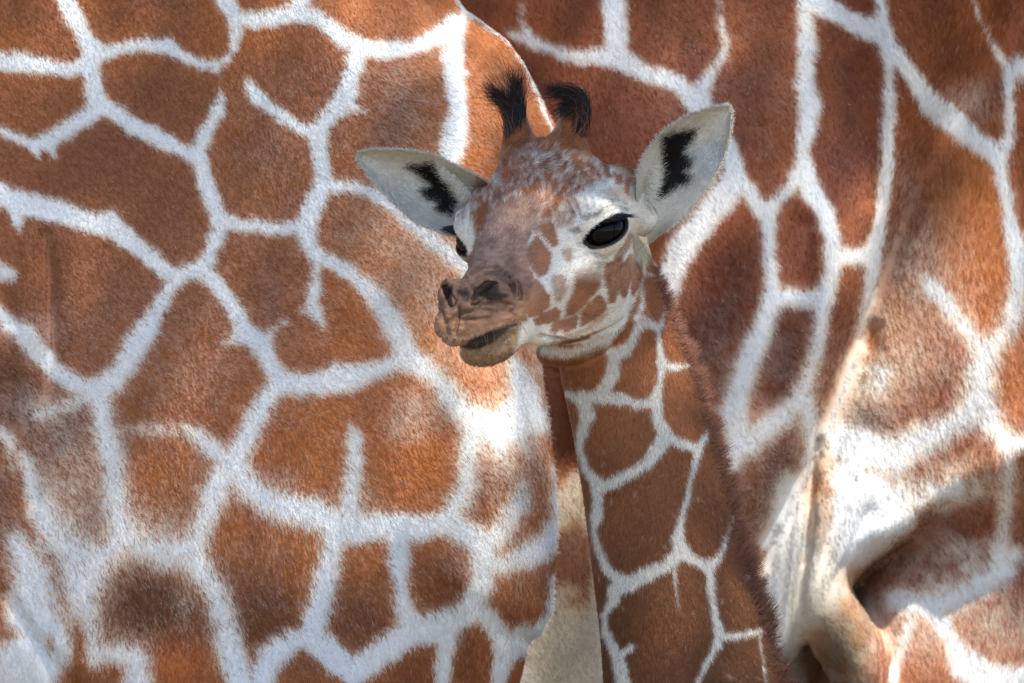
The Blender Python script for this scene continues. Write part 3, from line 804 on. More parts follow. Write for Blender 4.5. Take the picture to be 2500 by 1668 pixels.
HEAD = [(-310, 20, -100, 40), (-270, 90, -170, 105), (-200, 155, -230, 145), (-120, 188, -268, 158), (-40, 165, -266, 156), (40, 102, -248, 136), (120, 48, -222, 106),
        (200, 12, -190, 88), (260, -6, -166, 84), (310, -20, -150, 86), (350, -42, -144, 80), (380, -76, -138, 60), (398, -105, -122, 22)]
NECK = [(430, 1380, 60, 250, 60), (520, 1385, 92, 262, 90), (650, 1402, 110, 290, 105), (750, 1415, 138, 318, 122), (850, 1440, 152, 332, 130), (1000, 1480, 160, 335, 138), (1150, 1512, 168, 335, 145),
        (1300, 1542, 180, 335, 152), (1450, 1573, 192, 335, 160), (1568, 1596, 206, 335, 170), (1750, 1660, 262, 340, 200), (1950, 1800, 380, 350, 235), (2150, 1960, 480, 350, 250)]
EYE_N = unit(np.array([0.66, 0.72, 0.12]))
EYE_R = 58.0
EYE_C = np.array([-44.0, 163.0, -16.0])
E1 = unit(np.array([-EYE_N[1], EYE_N[0], 0.10])); E2 = np.cross(EYE_N, E1); E2 = E2 if E2[2] > 0 else -E2

def capsules(q, P_, R_):
    d = None
    for a, b, ra, rb in zip(P_[:-1], P_[1:], R_[:-1], R_[1:]):
        c = cone(q, a, b, ra, rb); d = c if d is None else np.minimum(d, c)
    return d

def eye_k(s):
    e = s - (EYE_C + EYE_N * EYE_R)
    a1 = e @ E1; a2 = e @ E2; a3 = e @ EYE_N
    a2 = a2 - 0.10 * a1 - 2
    return np.sqrt((a1 / 57) ** 2 + (a2 / np.where(a2 > 0, 24, 30)) ** 2 + (a3 / 60) ** 2)
CARVE = True
def f_head(p):
    q = head_local(p)
    f, l, u = q[:, 0], q[:, 1], q[:, 2]
    s = q.copy(); s[:, 1] = np.abs(l); al = s[:, 1]
    T, B, Wd = smooth_curve(HEAD, np.clip(f, -310, 398))
    c = (T + B) / 2; H = (T - B) / 2
    low = np.clip((c - u) / H, 0, 1.3); up = np.clip((u - c) / H, 0, 1.3)
    w = Wd * (1 - 0.30 * low ** 2 * np.clip((250 - f) / 250, 0, 1) - 0.16 * up ** 2)
    n = 2.35
    r = ((al / w) ** n + (np.abs(u - c) / H) ** n) ** (1 / n)
    d = (r - 1) * np.minimum(w, H)
    ex = np.maximum(np.maximum(-308 - f, f - 396), 0)
    d = d + ex
    # orbit and brow, lids
    d = smin(d, ellipsoid(s, EYE_C + np.array([-8, -14, 14]), (84, 62, 76)), 46)
    d = smin(d, np.linalg.norm(s - EYE_C, axis=1) - (EYE_R + 7), 12)
    lid = [EYE_C + EYE_N * q[0] + E1 * q[1] + E2 * q[2] for q in ((44, -46, 30), (44, -12, 46), (36, 24, 50), (14, 56, 38))]
    d = smin(d, capsules(s, lid, [7, 11, 12, 8]), 14)     # upper lid roll
    # cheek muscle and jaw edge
    d = smin(d, ellipsoid(s, (-90, 96, -130), (110, 62, 105)), 40)
    d = smin(d, capsules(s, [(-215, 92, -180), (-140, 82, -242), (0, 66, -236), (130, 50, -205)], [30, 30, 24, 22]), 30)
    # face ridge below the eye
    d = smin(d, capsules(s, [(30, 128, -80), (120, 92, -90), (200, 74, -84)], [24, 18, 14]), 50)
    # lower jaw and chin
    d = smin(d, ellipsoid(s, (283, 0, -168), (74, 60, 46)), 10)
    d = smin(d, ellipsoid(s, (210, 0, -170), (110, 58, 40)), 24)
    # upper lip pad and nose wings
    d = smin(d, ellipsoid(s, (335, 36, -100), (58, 50, 44)), 16)
    d = smin(d, ellipsoid(s, (288, 56, -44), (46, 36, 34)), 12)
    d = smin(d, capsules(s, [(252, 78, -52), (285, 88, -66), (318, 74, -84)], [13, 15, 12]), 10)
    d = smin(d, capsules(s, [(344, 16, -36), (326, 28, -14), (304, 52, -6), (286, 76, -18), (284, 88, -44), (298, 90, -70)], [5, 8, 9, 8, 7, 5]), 9)     # nostril rim
    d = smin(d, capsules(s, [(258, 84, -18), (256, 96, -40), (264, 98, -66)], [3, 5, 4]), 9)
    # ossicones
    d = smin(d, cone(s, (-138, 66, 140), (-162, 72, 218), 42, 25), 30)
    if not CARVE: return d
    # nostrils, mouth, eye openings
    d = -smin(-d, capsules(s, [(342, 28, -50), (328, 38, -32), (314, 53, -22), (300, 68, -22)], [11, 15, 13, 7]), 5)
    d = -smin(-d, capsules(s, [(222, 84, -139), (256, 84, -132), (320, 88, -120), (362, 80, -118), (386, 50, -124), (396, 0, -130)], [2, 5, 9, 11, 10, 6]), 5)
    d = -smin(-d, capsules(s, [(398, 0, -64), (404, 0, -110)], [5, 6]), 8)
    d = -smin(-d, (eye_k(s) - 1) * 30, 4)
    # lower lid bag and wrinkles over the brow
    return d

def f_neck(p):
    v = -p[:, 2]
    cx, a, cy, b = smooth_curve(NECK, np.clip(v, 430, 2150))
    r = np.hypot((p[:, 0] - cx) / a, (p[:, 1] - cy) / b)
    d = (r - 1) * np.minimum(a, b) + np.maximum(np.maximum(430 - v, v - 2150), 0)
    # crease marks on the neck
    return d

def f_throat(p):
    x = p[:, 0] - 1345; z = p[:, 2] + 772; t = math.radians(24)
    q = np.stack([x * math.cos(t) + z * math.sin(t), p[:, 1] - 235, -x * math.sin(t) + z * math.cos(t)], -1)
    return ellipsoid(q, (0, 0, 0), (118, 95, 52))

def f_trunk(p):
    d = ellipsoid(p, (2150, 350, -2250), (560, 300, 300))
    for (x, y) in ((1850, 230), (1880, 470), (2560, 230), (2590, 470)):
        d = smin(d, cone(p, (x, y, -2350), (x, y, -3740), 85, 42), 60)
    return d

def f_calf(p):
    v = -p[:, 2]
    d = np.full(len(p), 1e3)
    h = v < 1000
    if h.any():
        d[h] = f_head(p[h])
    n = f_neck(p)
    t = v > 1400
    if t.any(): n[t] = smin(n[t], f_trunk(p[t]), 80)
    n = smin(n, f_throat(p), 10)
    k = np.where(v < 640, 34, 12)
    return smin(d, n, k)

# ---- ears: cupped shells between an upper and a lower edge
def ear(upper, lower, cup, thick=7.0, nt=70, ns=36):
    a = np.array(upper, float); b = np.array(lower, float)
    def res(L):
        t = np.r_[0, np.cumsum(np.linalg.norm(np.diff(L, axis=0), axis=1))]; t /= t[-1]
        return np.stack(smooth_curve(np.c_[t, L], np.linspace(0, 1, nt) ** 0.9), -1)
    A, B = res(a), res(b)
    s = np.linspace(0, 1, ns)
    t = np.linspace(0, 1, nt)
    G = A[:, None] * (1 - s)[None, :, None] + B[:, None] * s[None, :, None]
    wid = np.linalg.norm(A - B, axis=1)
    G[:, :, 1] += cup * (wid[:, None] / wid.max()) * (1 - (2 * s - 1) ** 2)[None] ** 0.8
    du = np.gradient(G, axis=0); dv = np.gradient(G, axis=1)
    n = unit(np.cross(du, dv)); n[n[..., 1] > 0] *= -1
    th = thick * np.sqrt(np.clip(1 - (2 * s - 1) ** 2, 0, 1))[None, :, None] * np.clip((1.02 - t) * 8, 0.1, 1)[:, None, None] + 1.0
    V = np.concatenate([(G + n * th * 0.5).reshape(-1, 3), (G - n * th * 0.5).reshape(-1, 3)])
    N = np.concatenate([n.reshape(-1, 3), -n.reshape(-1, 3)])
    i, j = np.meshgrid(np.arange(nt - 1), np.arange(ns - 1), indexing='ij')
    k = (i * ns + j).ravel(); M = nt * ns
    q1 = np.stack([k, k + 1, k + ns + 1, k + ns], -1)
    fn = np.cross(V[q1[:, 1]] - V[q1[:, 0]], V[q1[:, 2]] - V[q1[:, 0]])
    if (fn[:, 1].mean()) > 0: q1 = q1[:, ::-1]
    Q = [q1, q1[:, ::-1] + M]
    ring = np.concatenate([np.arange(ns), (np.arange(1, nt)) * ns + ns - 1, ((nt - 1) * ns + np.arange(ns - 2, -1, -1)), np.arange(nt - 2, 0, -1) * ns])
    r2 = np.roll(ring, -1)
    Q.append(np.stack([ring, r2, r2 + M, ring + M], -1))
    fl = unit(du); fl = np.concatenate([fl.reshape(-1, 3)] * 2)
    return V, np.concatenate(Q), N, fl

near_ear = ear([(1462, 60, -455), (1462, 45, -405), (1478, 35, -355), (1520, 35, -302), (1575, 50, -266), (1630, 75, -247), (1668, 95, -240)],
               [(1490, 70, -560), (1525, 60, -532), (1580, 50, -490), (1625, 50, -430), (1660, 60, -370), (1677, 75, -310), (1681, 92, -258)], 95)
far_ear = ear([(1190, 225, -440), (1130, 205, -420), (1060, 190, -383), (990, 180, -350), (920, 180, -340), (860, 190, -339), (828, 200, -345)],
              [(1170, 225, -540), (1100, 195, -545), (1020, 180, -535), (950, 175, -508), (892, 178, -456), (846, 190, -404), (820, 202, -366)], 95)

_f_head0 = f_head
def f_head(p):
    d = _f_head0(p)
    d = smin(d, cone(p, (1420, 130, -445), (1486, 125, -512), 66, 30), 30)
    d = smin(d, cone(p, (1200, 260, -450), (1120, 222, -470), 62, 46), 26)
    return d

# ---- coat of the calf, painted on its side (u, v)
CDOM = (760, 100, 1960, 1830)
coat = Raster(*CDOM, 1.5, ch=3)
CREASES = [(-4, '1150,641,4 1175,653,4 1184,682,4'), (-3.5, '1158,630,4 1190,650,4 1197,688,4'), (-3, '1064,642,4 1100,616,4 1142,611,4'), (-2.5, '1078,628,4 1112,602,4'), (-3, '1090,640,4 1120,627,4 1150,622,4'),
    (-5, '1053,708,4 1050,735,4 1046,762,4'), (-3, '1048,722,4 1020,742,4'), (-3, '1058,718,4 1100,708,4 1140,712,4'), (-3, '1062,733,4 1125,728,4'), (-2.5, '1090,700,4 1150,694,4 1175,700,4'), (-2, '1015,715,4 1030,765,4'),
    (-3, '1298,460,3 1318,496,3'), (-3, '1315,453,3 1330,490,3'), (-3, '1339,450,3 1346,478,3'), (-3, '1274,470,3 1282,508,3'), (-2.5, '1258,478,3 1262,512,3'), (-2.5, '1358,452,3 1362,472,3'),
    (-4, '1372,482,3.5 1408,470,3.5 1442,482,3.5'), (-2.5, '1378,472,3 1410,460,3 1440,466,3'), (-2.5, '1346,582,4 1395,594,4 1432,566,4'), (-2, '1362,606,4 1412,606,4 1440,580,4'), (-2, '1330,560,4 1370,584,4'),
    (-3, '1052,462,3 1046,508,3'), (-3, '1066,456,3 1060,512,3'), (-3, '1082,462,3 1076,520,3'), (-2, '1098,470,3 1092,540,3'), (-3, '1440,600,5 1400,640,5'), (-5, '1240,770,4 1300,782,4 1350,774,4')]

def build_calf_coat():
    U, V = coat.grid()
    net = net_raster(parse(NECK_LINES, 3), CDOM, 1.5, 7.0).a + 3.5
    e = net + 5 * noise2(U, V, 12, 41) + 4 * noise2(U, V, 6, 42)
    pr = 1 / (1 + np.exp(-1.7 * e / 3.0))
    m = np.clip(0.5 + 0.9 * noise2(U, V, 110, 43) + 0.5 * noise2(U, V, 30, 44), 0, 1)[..., None]
    deep = np.clip((V - 800) / 800, 0, 1)[..., None]  # painted shade: the neck brown darkens towards the bottom
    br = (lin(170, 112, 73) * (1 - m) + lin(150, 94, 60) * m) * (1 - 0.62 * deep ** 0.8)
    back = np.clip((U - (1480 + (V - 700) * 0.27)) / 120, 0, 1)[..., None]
    br = br * (1 - 0.30 * back * deep)  # more painted shade along the lower back of the neck
    fleck = np.clip((noise2(U, V, 9, 45) - 0.40) * 12, 0, 1)[..., None] * 0.45 * (V > 1000)[..., None]
    br = br * (1 - fleck) + lin(205, 180, 160) * fleck
    cr = lin(220, 216, 205) * np.ones_like(br)
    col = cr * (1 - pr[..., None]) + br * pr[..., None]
    def paint(poly, c, soft=4.0, alpha=1.0, wob=4.0, scale=14, seed=0, grow=0.0):
        poly = pts(POLY[poly]) if poly in POLY else pts(poly)
        lo = poly.min(0) - 40; hi = poly.max(0) + 40
        w = coat.window(lo[0], lo[1], hi[0], hi[1])
        si, sj, u, v = w
        d = poly_sd(u, v, poly) + grow + wob * noise2(u, v, scale, 50 + seed) + 0.7 * wob * noise2(u, v, scale * 0.4, 70 + seed)
        a = np.clip(0.5 + d / (2 * soft), 0, 1)
        a = (a * a * (3 - 2 * a))[..., None] * (alpha if np.isscalar(alpha) else alpha(u, v)[..., None])
        c = c(u, v) if callable(c) else c
        col[si, sj] = col[si, sj] * (1 - a) + c * a
    hc = lambda u, v: lin(236, 229, 214) * (0.93 + 0.10 * noise2(u, v, 40, 61) + 0.12 * noise2(u, v, 8, 62))[..., None]
    paint('780,90 1960,90 1960,560 1560,575 1488,575 1478,630 1458,690 1405,745 1330,775 1240,792 1150,880 760,900', hc, 4, wob=2)
    pb = lambda u, v: lin(152, 96, 60) * (1 + 0.5 * noise2(u, v, 30, 63) + 0.3 * noise2(u, v, 5, 64))[..., None]
    streak = lambda u, v: np.clip(0.86 + 1.0 * noise2(u + 0.3 * v, v * 0.7, 7, 65) + 0.6 * noise2(u, v, 4, 60) + 0.5 * noise2(u, v, 40, 66), 0.15, 1)
    # forehead and crown
    paint('forehead', lambda u, v: lin(156, 100, 70) * (1 + 0.5 * noise2(u, v, 6, 67) + 0.5 * noise2(u, v, 22, 59))[..., None], 14, streak, wob=14, scale=26)
    paint('1110,330 1160,300 1240,290 1330,300 1400,330 1480,400 1470,440 1400,380 1330,345 1240,330 1160,350 1090,430', lambda u, v: lin(170, 106, 66) * (1 + 0.5 * noise2(u, v, 9, 68))[..., None], 8, 0.75)
    paint('1275,350 1285,250 1320,225 1372,240 1376,330 1350,352', pb, 8); paint('1120,340 1140,250 1200,240 1222,330 1180,350', pb, 8)
    for k, nm in enumerate(('P1', 'P2', 'P3', 'P5', 'P7', 'P8', 'P9', 'P10', 'P11', 'P12', 'P13', 'T1', 'T2', 'T3', 'T4', 'T5', 'T6')):
        paint(nm, pb, 3.0, 0.92 if nm != 'P3' else 0.6, wob=3, scale=8, seed=k, grow=5.0 if nm[0] == 'P' else 1.5)
    paint('P4', lin(168, 130, 108), 6, 0.75, seed=20)
    paint('P6', pb, 6, lambda u, v: np.clip((v - 605) / 50, 0.35, 0.95), seed=21, grow=3)
    paint('P14', lin(178, 132, 88), 8, 0.75, seed=22)
    paint('1290,860 1330,835 1380,812 1390,790 1350,800 1300,825', lin(150, 96, 58), 8, 0.7, seed=23)
    # streaks beside the far eye and over the brows
    paint('1080,490 1120,470 1140,500 1115,560 1100,610 1080,600 1090,550', pb, 6, streak, seed=24)
    paint('1240,480 1300,450 1330,470 1310,520 1270,530', lin(150, 96, 66), 12, lambda u, v: 0.75 * streak(u * 1.8, v), seed=25)
    paint('1040,470 1080,440 1110,460 1080,500 1050,520', lin(150, 110, 84), 10, lambda u, v: 0.5 * streak(u * 1.8, v), seed=26)
    paint('1375,440 1420,425 1440,440 1400,470', lin(186, 140, 108), 12, 0.5, seed=27)
    paint('1330,500 1380,484 1384,492 1345,508', lin(70, 60, 55), 4, 0.7, seed=28)
    paint('1420,570 1445,530 1452,540 1440,580 1405,605', pb, 3, 0.7, seed=29)
    # muzzle
    def mz(u, v):
        t = np.clip((v - 520) / 240, 0, 1)[..., None]
        near = np.clip((u - 1100) / 110, 0, 1)[..., None]
        dark = np.clip(1.25 - np.hypot((u - 1085) / 125, (v - 660) / 62), 0, 1)[..., None] ** 0.7
        c = lin(172, 138, 120) * (1 - t) + lin(166, 120, 88) * t
        c = c * (1 - 0.25 * near * t) + lin(176, 122, 90) * 0.25 * near * t
        c = c * 0.86; c = c * (1 - 0.9 * dark) + lin(76, 60, 52) * 0.9 * dark
        return c * (1 + 0.5 * noise2(u, v, 24, 71) + 0.55 * noise2(u * .7, v * 1.4, 8, 72) + 0.3 * noise2(u, v, 3, 58))[..., None]
    paint('bridge', mz, 5, seed=30, grow=4)
    paint('1015,790 1060,790 1110,765 1170,748 1195,745 1180,735 1120,752 1060,775 1020,772', lin(184, 148, 120), 9, 0.7, seed=31)
    for cl in CREASES[:11]:  # crease shade painted as dark lines on the muzzle
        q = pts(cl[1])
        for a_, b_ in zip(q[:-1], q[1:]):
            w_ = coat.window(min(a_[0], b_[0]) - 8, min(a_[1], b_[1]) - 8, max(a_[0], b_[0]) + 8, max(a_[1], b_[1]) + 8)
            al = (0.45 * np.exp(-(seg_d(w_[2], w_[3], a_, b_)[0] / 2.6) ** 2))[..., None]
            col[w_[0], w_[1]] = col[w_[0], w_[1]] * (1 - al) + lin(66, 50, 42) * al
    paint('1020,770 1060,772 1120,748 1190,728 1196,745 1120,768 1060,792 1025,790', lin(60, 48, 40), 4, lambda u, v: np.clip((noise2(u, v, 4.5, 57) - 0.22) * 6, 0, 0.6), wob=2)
    paint('chin', lambda u, v: lin(148, 120, 92) * (1 + 0.35 * noise2(u, v, 20, 73) + 0.3 * noise2(u, v, 4, 74))[..., None], 8, seed=32)
    paint('mouth', lin(46, 38, 34), 4, 0.95, seed=33)
    for nm in ('nostril', 'nostrilfar', 'nostrilmid'):
        paint(nm, lin(30, 25, 24), 5, 0.9, seed=34, grow=-2)
    # eyes
    paint('1302,530 1330,522 1335,536 1318,538', lin(70, 60, 56), 4, 0.7, wob=1)
    # ears
    ec = lambda u, v: lin(228, 222, 206) * (0.96 + 0.2 * noise2(u, v, 40, 81) + 0.14 * noise2(u, v, 5, 82))[..., None]
    paint('1462,470 1455,400 1490,315 1570,262 1680,236 1685,330 1650,420 1590,490 1530,515 1500,520', ec, 3, wob=1)
    paint('1095,410 1000,345 900,333 815,340 815,370 870,445 930,512 1010,540 1045,525 1050,480', ec, 3, wob=1)
    paint('nearblack', lin(20, 16, 15), 8, wob=4, scale=9, grow=4); paint('farblack', lin(20, 16, 15), 8, wob=4, scale=9, grow=4)
    paint('1580,335 1645,320 1660,360 1640,420 1595,405 1600,385 1570,350', lin(186, 192, 200), 10, 0.55)
    paint('1450,545 1500,520 1545,510 1520,560 1480,600 1450,600', lin(186, 172, 138), 14, 0.7)
    coat.a = np.clip(col, 0.003, 0.86).astype(np.float32)
build_calf_coat()

def make_calf():
    base = np.array([(1900 - 1175) * P, 0.17, 0.0])
    par = root('giraffe_calf', base)
    tag(par, 'young giraffe calf with black tufted horns looking out in front of two adults', 'giraffe')
    V1, Q1, N1 = surface_nets(f_calf, (960, -380, -1720), (1960, 640, -225), 3.0)
    cr = stroke_field(CREASES, CDOM, 1.5)
    front = np.clip((0.15 - N1[:, 1]) / 0.3, 0, 1) * np.clip((900 + V1[:, 2]) / 20, 0, 1) * (V1[:, 1] < 260)
    cu, cv = V1[:, 0], -V1[:, 2]
    ql = head_local(V1)
    nose = np.clip((ql[:, 0] - 200) / 80, 0, 1)
    dsp = 3.0 * cr.get(cu, cv) * front + nose * front * (5.0 * noise2(cu, cv, 14, 96) + 3.4 * noise2(cu * 0.8, cv * 1.6, 7, 97))
    V1 = V1 + N1 * dsp[:, None]
    V2, Q2, N2 = surface_nets(f_calf, (1180, -40, -3760), (2760, 740, -1705), 16.0)
    parts = [(V1, Q1, N1), (V2, Q2, N2), near_ear[:3], far_ear[:3]]
    off = np.cumsum([0] + [len(a[0]) for a in parts[:-1]])
    V = np.concatenate([a[0] for a in parts]); Q = np.concatenate([a[1] + o for a, o in zip(parts, off)]); N = np.concatenate([a[2] for a in parts])
    low = -V[:, 2] > 1700
    def colour(u, v):
        c = coat.get(u, v)
        o = v > 1760
        if o.any():
            w = worley(u[o], v[o], 150) > 0
            c[o] = np.where(w[:, None], lin(120, 70, 44), lin(220, 212, 196))
        return c
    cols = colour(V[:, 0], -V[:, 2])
    def rim(p3, c):
        q = head_local(p3); q[:, 1] = np.abs(q[:, 1])
        a = np.clip((1.24 - eye_k(q)) / 0.10, 0, 1)[:, None] * (p3[:, 2] > -700)[:, None]
        return c * (1 - a) + lin(36, 31, 30) * a
    cols = rim(V, cols)
    body = mesh_object('body', to_world(V) - base, Q, MAT_SKIN, par, cols * 0.9)
    print('calf', len(V))
    # ---- eyes
    eye_mat, t, b = new_mat('eye')
    a = t.nodes.new('ShaderNodeAttribute'); a.attribute_name = 'coat'; t.links.new(a.outputs['Color'], b.inputs['Base Color'])
    b.inputs['Roughness'].default_value = 0.03; b.inputs['Specular IOR Level'].default_value = 0.13
    nu, nv = 40, 28
    th = np.linspace(0.001, math.pi - 0.001, nv); ph = np.linspace(0, 2 * math.pi, nu, endpoint=False)
    S = np.stack([np.outer(np.sin(th), np.cos(ph)), np.outer(np.sin(th), np.sin(ph)), np.outer(np.cos(th), np.ones(nu))], -1).reshape(-1, 3)
    i, j = np.meshgrid(np.arange(nv - 1), np.arange(nu), indexing='ij')
    SQ = np.stack([i * nu + j, (i + 1) * nu + j, (i + 1) * nu + (j + 1) % nu, i * nu + (j + 1) % nu], -1).reshape(-1, 4)
    for sg in (1, -1):
        c = EYE_C * np.array([1, sg, 1]); n = EYE_N * np.array([1, sg, 1])
        ang = np.degrees(np.arccos(np.clip(S @ n, -1, 1)))
        ec = np.where((ang < 34)[:, None], lin(3, 3, 4), np.where((ang < 50)[:, None], lin(20, 13, 9), lin(10, 9, 9)))
        pos = to_world(head_point(c + S * EYE_R * np.array([0.985, 0.985, 0.80])))
        mesh_object('eye', pos - base, SQ, eye_mat, par, ec)
    if HAIR <= 0: return
    # ---- coat hair on head and neck
    W1 = to_world(V1); w = view_weight(W1, N1, 0.03)
    vv = -V1[:, 2]; q = head_local(V1)
    mzl = np.clip((q[:, 0] - 170) / 90, 0, 1) * (vv < 870)
    headk = np.clip((800 - vv) / 60, 0, 1)
    bare = np.clip((q[:, 0] - 232) / 26, 0, 1) * np.clip((q[:, 2] + 112) / 20, 0, 1) * (vv < 870)
    w = w * (1 + 0.8 * headk) * (1 - 0.72 * mzl) * (1 - 0.93 * bare)
    # keep hair off the eyeballs, out of the nostrils and the mouth
    for sg in (1, -1):
        e = q - (EYE_C + EYE_N * EYE_R * 0.9) * np.array([1, sg, 1])
        w = w * (eye_k(q * np.array([1, sg, 1])) > 1.18)
    p, n = scatter(W1, Q1, N1, int(260000 * HAIR), w)
    u = p[:, 0] / P + 1175; v = 784 - (p[:, 2] - ZC) / P
    ql = head_local(np.stack([u, p[:, 1] / P, -v], -1))
    ishead = (v < 800) & ((ql[:, 0] > -250) & (ql[:, 2] > -290))
    crown = np.exp(-((ql[:, 0] + 60) / 110) ** 2 - (np.clip(np.abs(ql[:, 1]) - 60, 0, None) / 50) ** 2) * (ql[:, 2] > 60)
    mz = np.clip((ql[:, 0] - 150) / 90, 0, 1) * ishead
    L = np.where(ishead, 0.0046, 0.0060) * (1 - 0.72 * mz) + 0.0035 * crown
    hf = np.tile(-F_, (len(p), 1)) + 0.25 * np.array([0, 0, 1.0]) * (ql[:, 2] < 0)[:, None] * 0
    swirl = np.stack([noise2(u, v, 34, 91), noise2(u, v, 34, 92), noise2(u, v, 34, 93)], -1) * 2.6
    hf = hf + swirl * crown[:, None]
    nf = np.stack([0.25 + 1.2 * noise2(u, v, 150, 94), np.full(len(u), -0.05), -1.0 + 0 * u], -1)
    fl = np.where(ishead[:, None], hf, nf)
    lift = np.where(ishead, 0.14, 0.30) + 0.25 * crown
    H = fur(p, n, fl, L, lift, jitter=0.28)
    ju = u + rng.normal(0, 1.2, len(u)); jv = v + rng.normal(0, 1.2, len(u))
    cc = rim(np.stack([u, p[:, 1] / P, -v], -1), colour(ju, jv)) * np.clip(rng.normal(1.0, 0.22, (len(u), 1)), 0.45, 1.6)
    r = np.array([0.00021, 0.00018, 0.00006])[None] * rng.uniform(0.8, 1.25, (len(p), 1)) / math.sqrt(max(HAIR, .3))
    hair_object('fur', H - base, r, np.clip(cc, 0.003, 0.86), n, MAT_HAIR, par)
    # ---- ear hair
    for k, (Ve, Qe, Ne, fe) in enumerate((near_ear, far_ear)):
        We = to_world(Ve); we = view_weight(We, Ne, 0.03, back=-0.9)
        p, n = scatter(We, Qe, Ne, int(26000 * HAIR), we)
        u = p[:, 0] / P + 1175; v = 784 - (p[:, 2] - ZC) / P
        ax = unit(np.array([0.72, 0, 0.7])) if k == 0 else unit(np.array([-0.95, 0, 0.25]))
        H = fur(p, n, np.tile(ax, (len(p), 1)), np.full(len(p), 0.0050), 0.34, jitter=0.4)
        cc = colour(u + rng.normal(0, 5, len(u)), v + rng.normal(0, 5, len(u))) * np.clip(rng.normal(1.0, 0.12, (len(u), 1)), 0.5, 1.4)
        r = np.array([0.00020, 0.00016, 0.00005])[None] * rng.uniform(0.8, 1.25, (len(p), 1))
        # long pale fringe hanging over the dark inside, from the front edge
        m = 190; t = rng.random(m)
        if k == 0:
            rt = np.stack([1476 + 22 * rng.random(m) + 6 * np.sin(t * 3), 84 + 22 * rng.random(m), -(376 + 96 * t)], -1); dr = np.array([0.9, -0.15, -0.15 - 0.2])
        else:
            rt = np.stack([1012 + 62 * t + 14 * rng.random(m), 205 + 22 * rng.random(m), -(376 + 70 * t)], -1); dr = np.array([-0.55, -0.15, -0.75])
        rp = to_world(rt)
        dd = unit(dr + rng.normal(0, 0.26, (m, 3)))
        FL = rng.uniform(0.005, 0.014, (m, 1))
        FR = np.stack([rp, rp + dd * FL * 0.5 + np.array([0, -0.002, 0]), rp + dd * FL + np.array([0, -0.001, -0.001])], 1)
        fc = np.tile(lin(226, 220, 206), (m, 1)) * rng.uniform(0.85, 1.05, (m, 1))
        H = np.concatenate([H, FR]); cc = np.concatenate([cc, fc]); n = np.concatenate([n, np.tile(np.array([0, -1.0, 0.2]), (m, 1))])
        r = np.concatenate([np.tile(r, 1), np.tile(np.array([[0.00028, 0.00022, 0.00006]]), (m, 1))])
        ns_, nt_ = 36, 70
        ring = np.concatenate([np.arange(8, nt_) * ns_ + ns_ - 1, (nt_ - 1) * ns_ + np.arange(ns_ - 2, -1, -1), np.arange(nt_ - 2, 8, -1) * ns_])
        ri = ring[rng.integers(0, len(ring), 1500)]; cen = Ve.mean(0)
        er = to_world(Ve[ri] + rng.normal(0, 1.5, (1500, 3)))
        eo = unit(unit(Ve[ri] - cen) * np.array([1, .3, 1]) + rng.normal(0, .35, (1500, 3)) + 0.5 * np.array([ax[0], 0, ax[2]])) * rng.uniform(.0025, .006, (1500, 1))
        RF = np.stack([er, er + eo * .5, er + eo + np.array([0, 0, -.0004])], 1)
        H = np.concatenate([H, RF]); cc = np.concatenate([cc, np.tile(lin(214, 206, 188), (1500, 1)) * rng.uniform(.75, 1.1, (1500, 1))])
        n = np.concatenate([n, np.tile(np.array([0, -.9, .4]), (1500, 1))]); r = np.concatenate([r, np.tile(np.array([[.00018, .00014, .00004]]), (1500, 1))])
        hair_object('ear_hair', H - base, r, np.clip(cc, .003, .86), n, MAT_HAIR, par)
    # ---- eyelashes
    for sg in (1, -1):
        m = 200
        a1 = np.linspace(-22, 56, m) + rng.normal(0, 1.5, m)
        top = 4 + 24 * np.sqrt(np.clip(1 - (a1 / 60) ** 2, 0, 1)) + 0.10 * a1
        a3 = np.sqrt(np.clip((EYE_R + 5) ** 2 - a1 ** 2 - top ** 2, 100, None))
        rt = EYE_C + EYE_N * a3[:, None] + E1 * a1[:, None] + E2 * top[:, None]
        ln = rng.uniform(22, 42, m)[:, None] * np.clip(0.35 + (a1[:, None] + 22) / 80, 0.3, 1.25)
        spread = E1 * (a1[:, None] / 120)
        k1 = rt + ln * 0.5 * unit(EYE_N * 0.9 - E2 * 0.45 + spread * 0.8 + rng.normal(0, .1, (m, 3)))
        k2 = k1 + ln * 0.5 * unit(EYE_N * 0.7 - E2 * 0.05 + spread + rng.normal(0, .1, (m, 3)))
        K = np.stack([rt, k1, k2], 1)
        K = K * np.array([1, sg, 1])
        Kw = to_world(head_point(K.reshape(-1, 3))).reshape(m, 3, 3)
        hair_object('eyelashes', Kw - base, np.tile(np.array([[0.00034, 0.00026, 0.00006]]), (m, 1)), np.tile(lin(16, 15, 17), (m, 1)), np.tile(np.array([0, -.7, .7]), (m, 1)), MAT_TUFT, par)
    # ---- tufts on the horns
    def bez(cp, K):
        t = np.linspace(0, 1, K)[None, :, None]
        a, b, c, d = [x[:, None] for x in cp]
        return a * (1 - t) ** 3 + 3 * b * t * (1 - t) ** 2 + 3 * c * t * t * (1 - t) + d * t ** 3
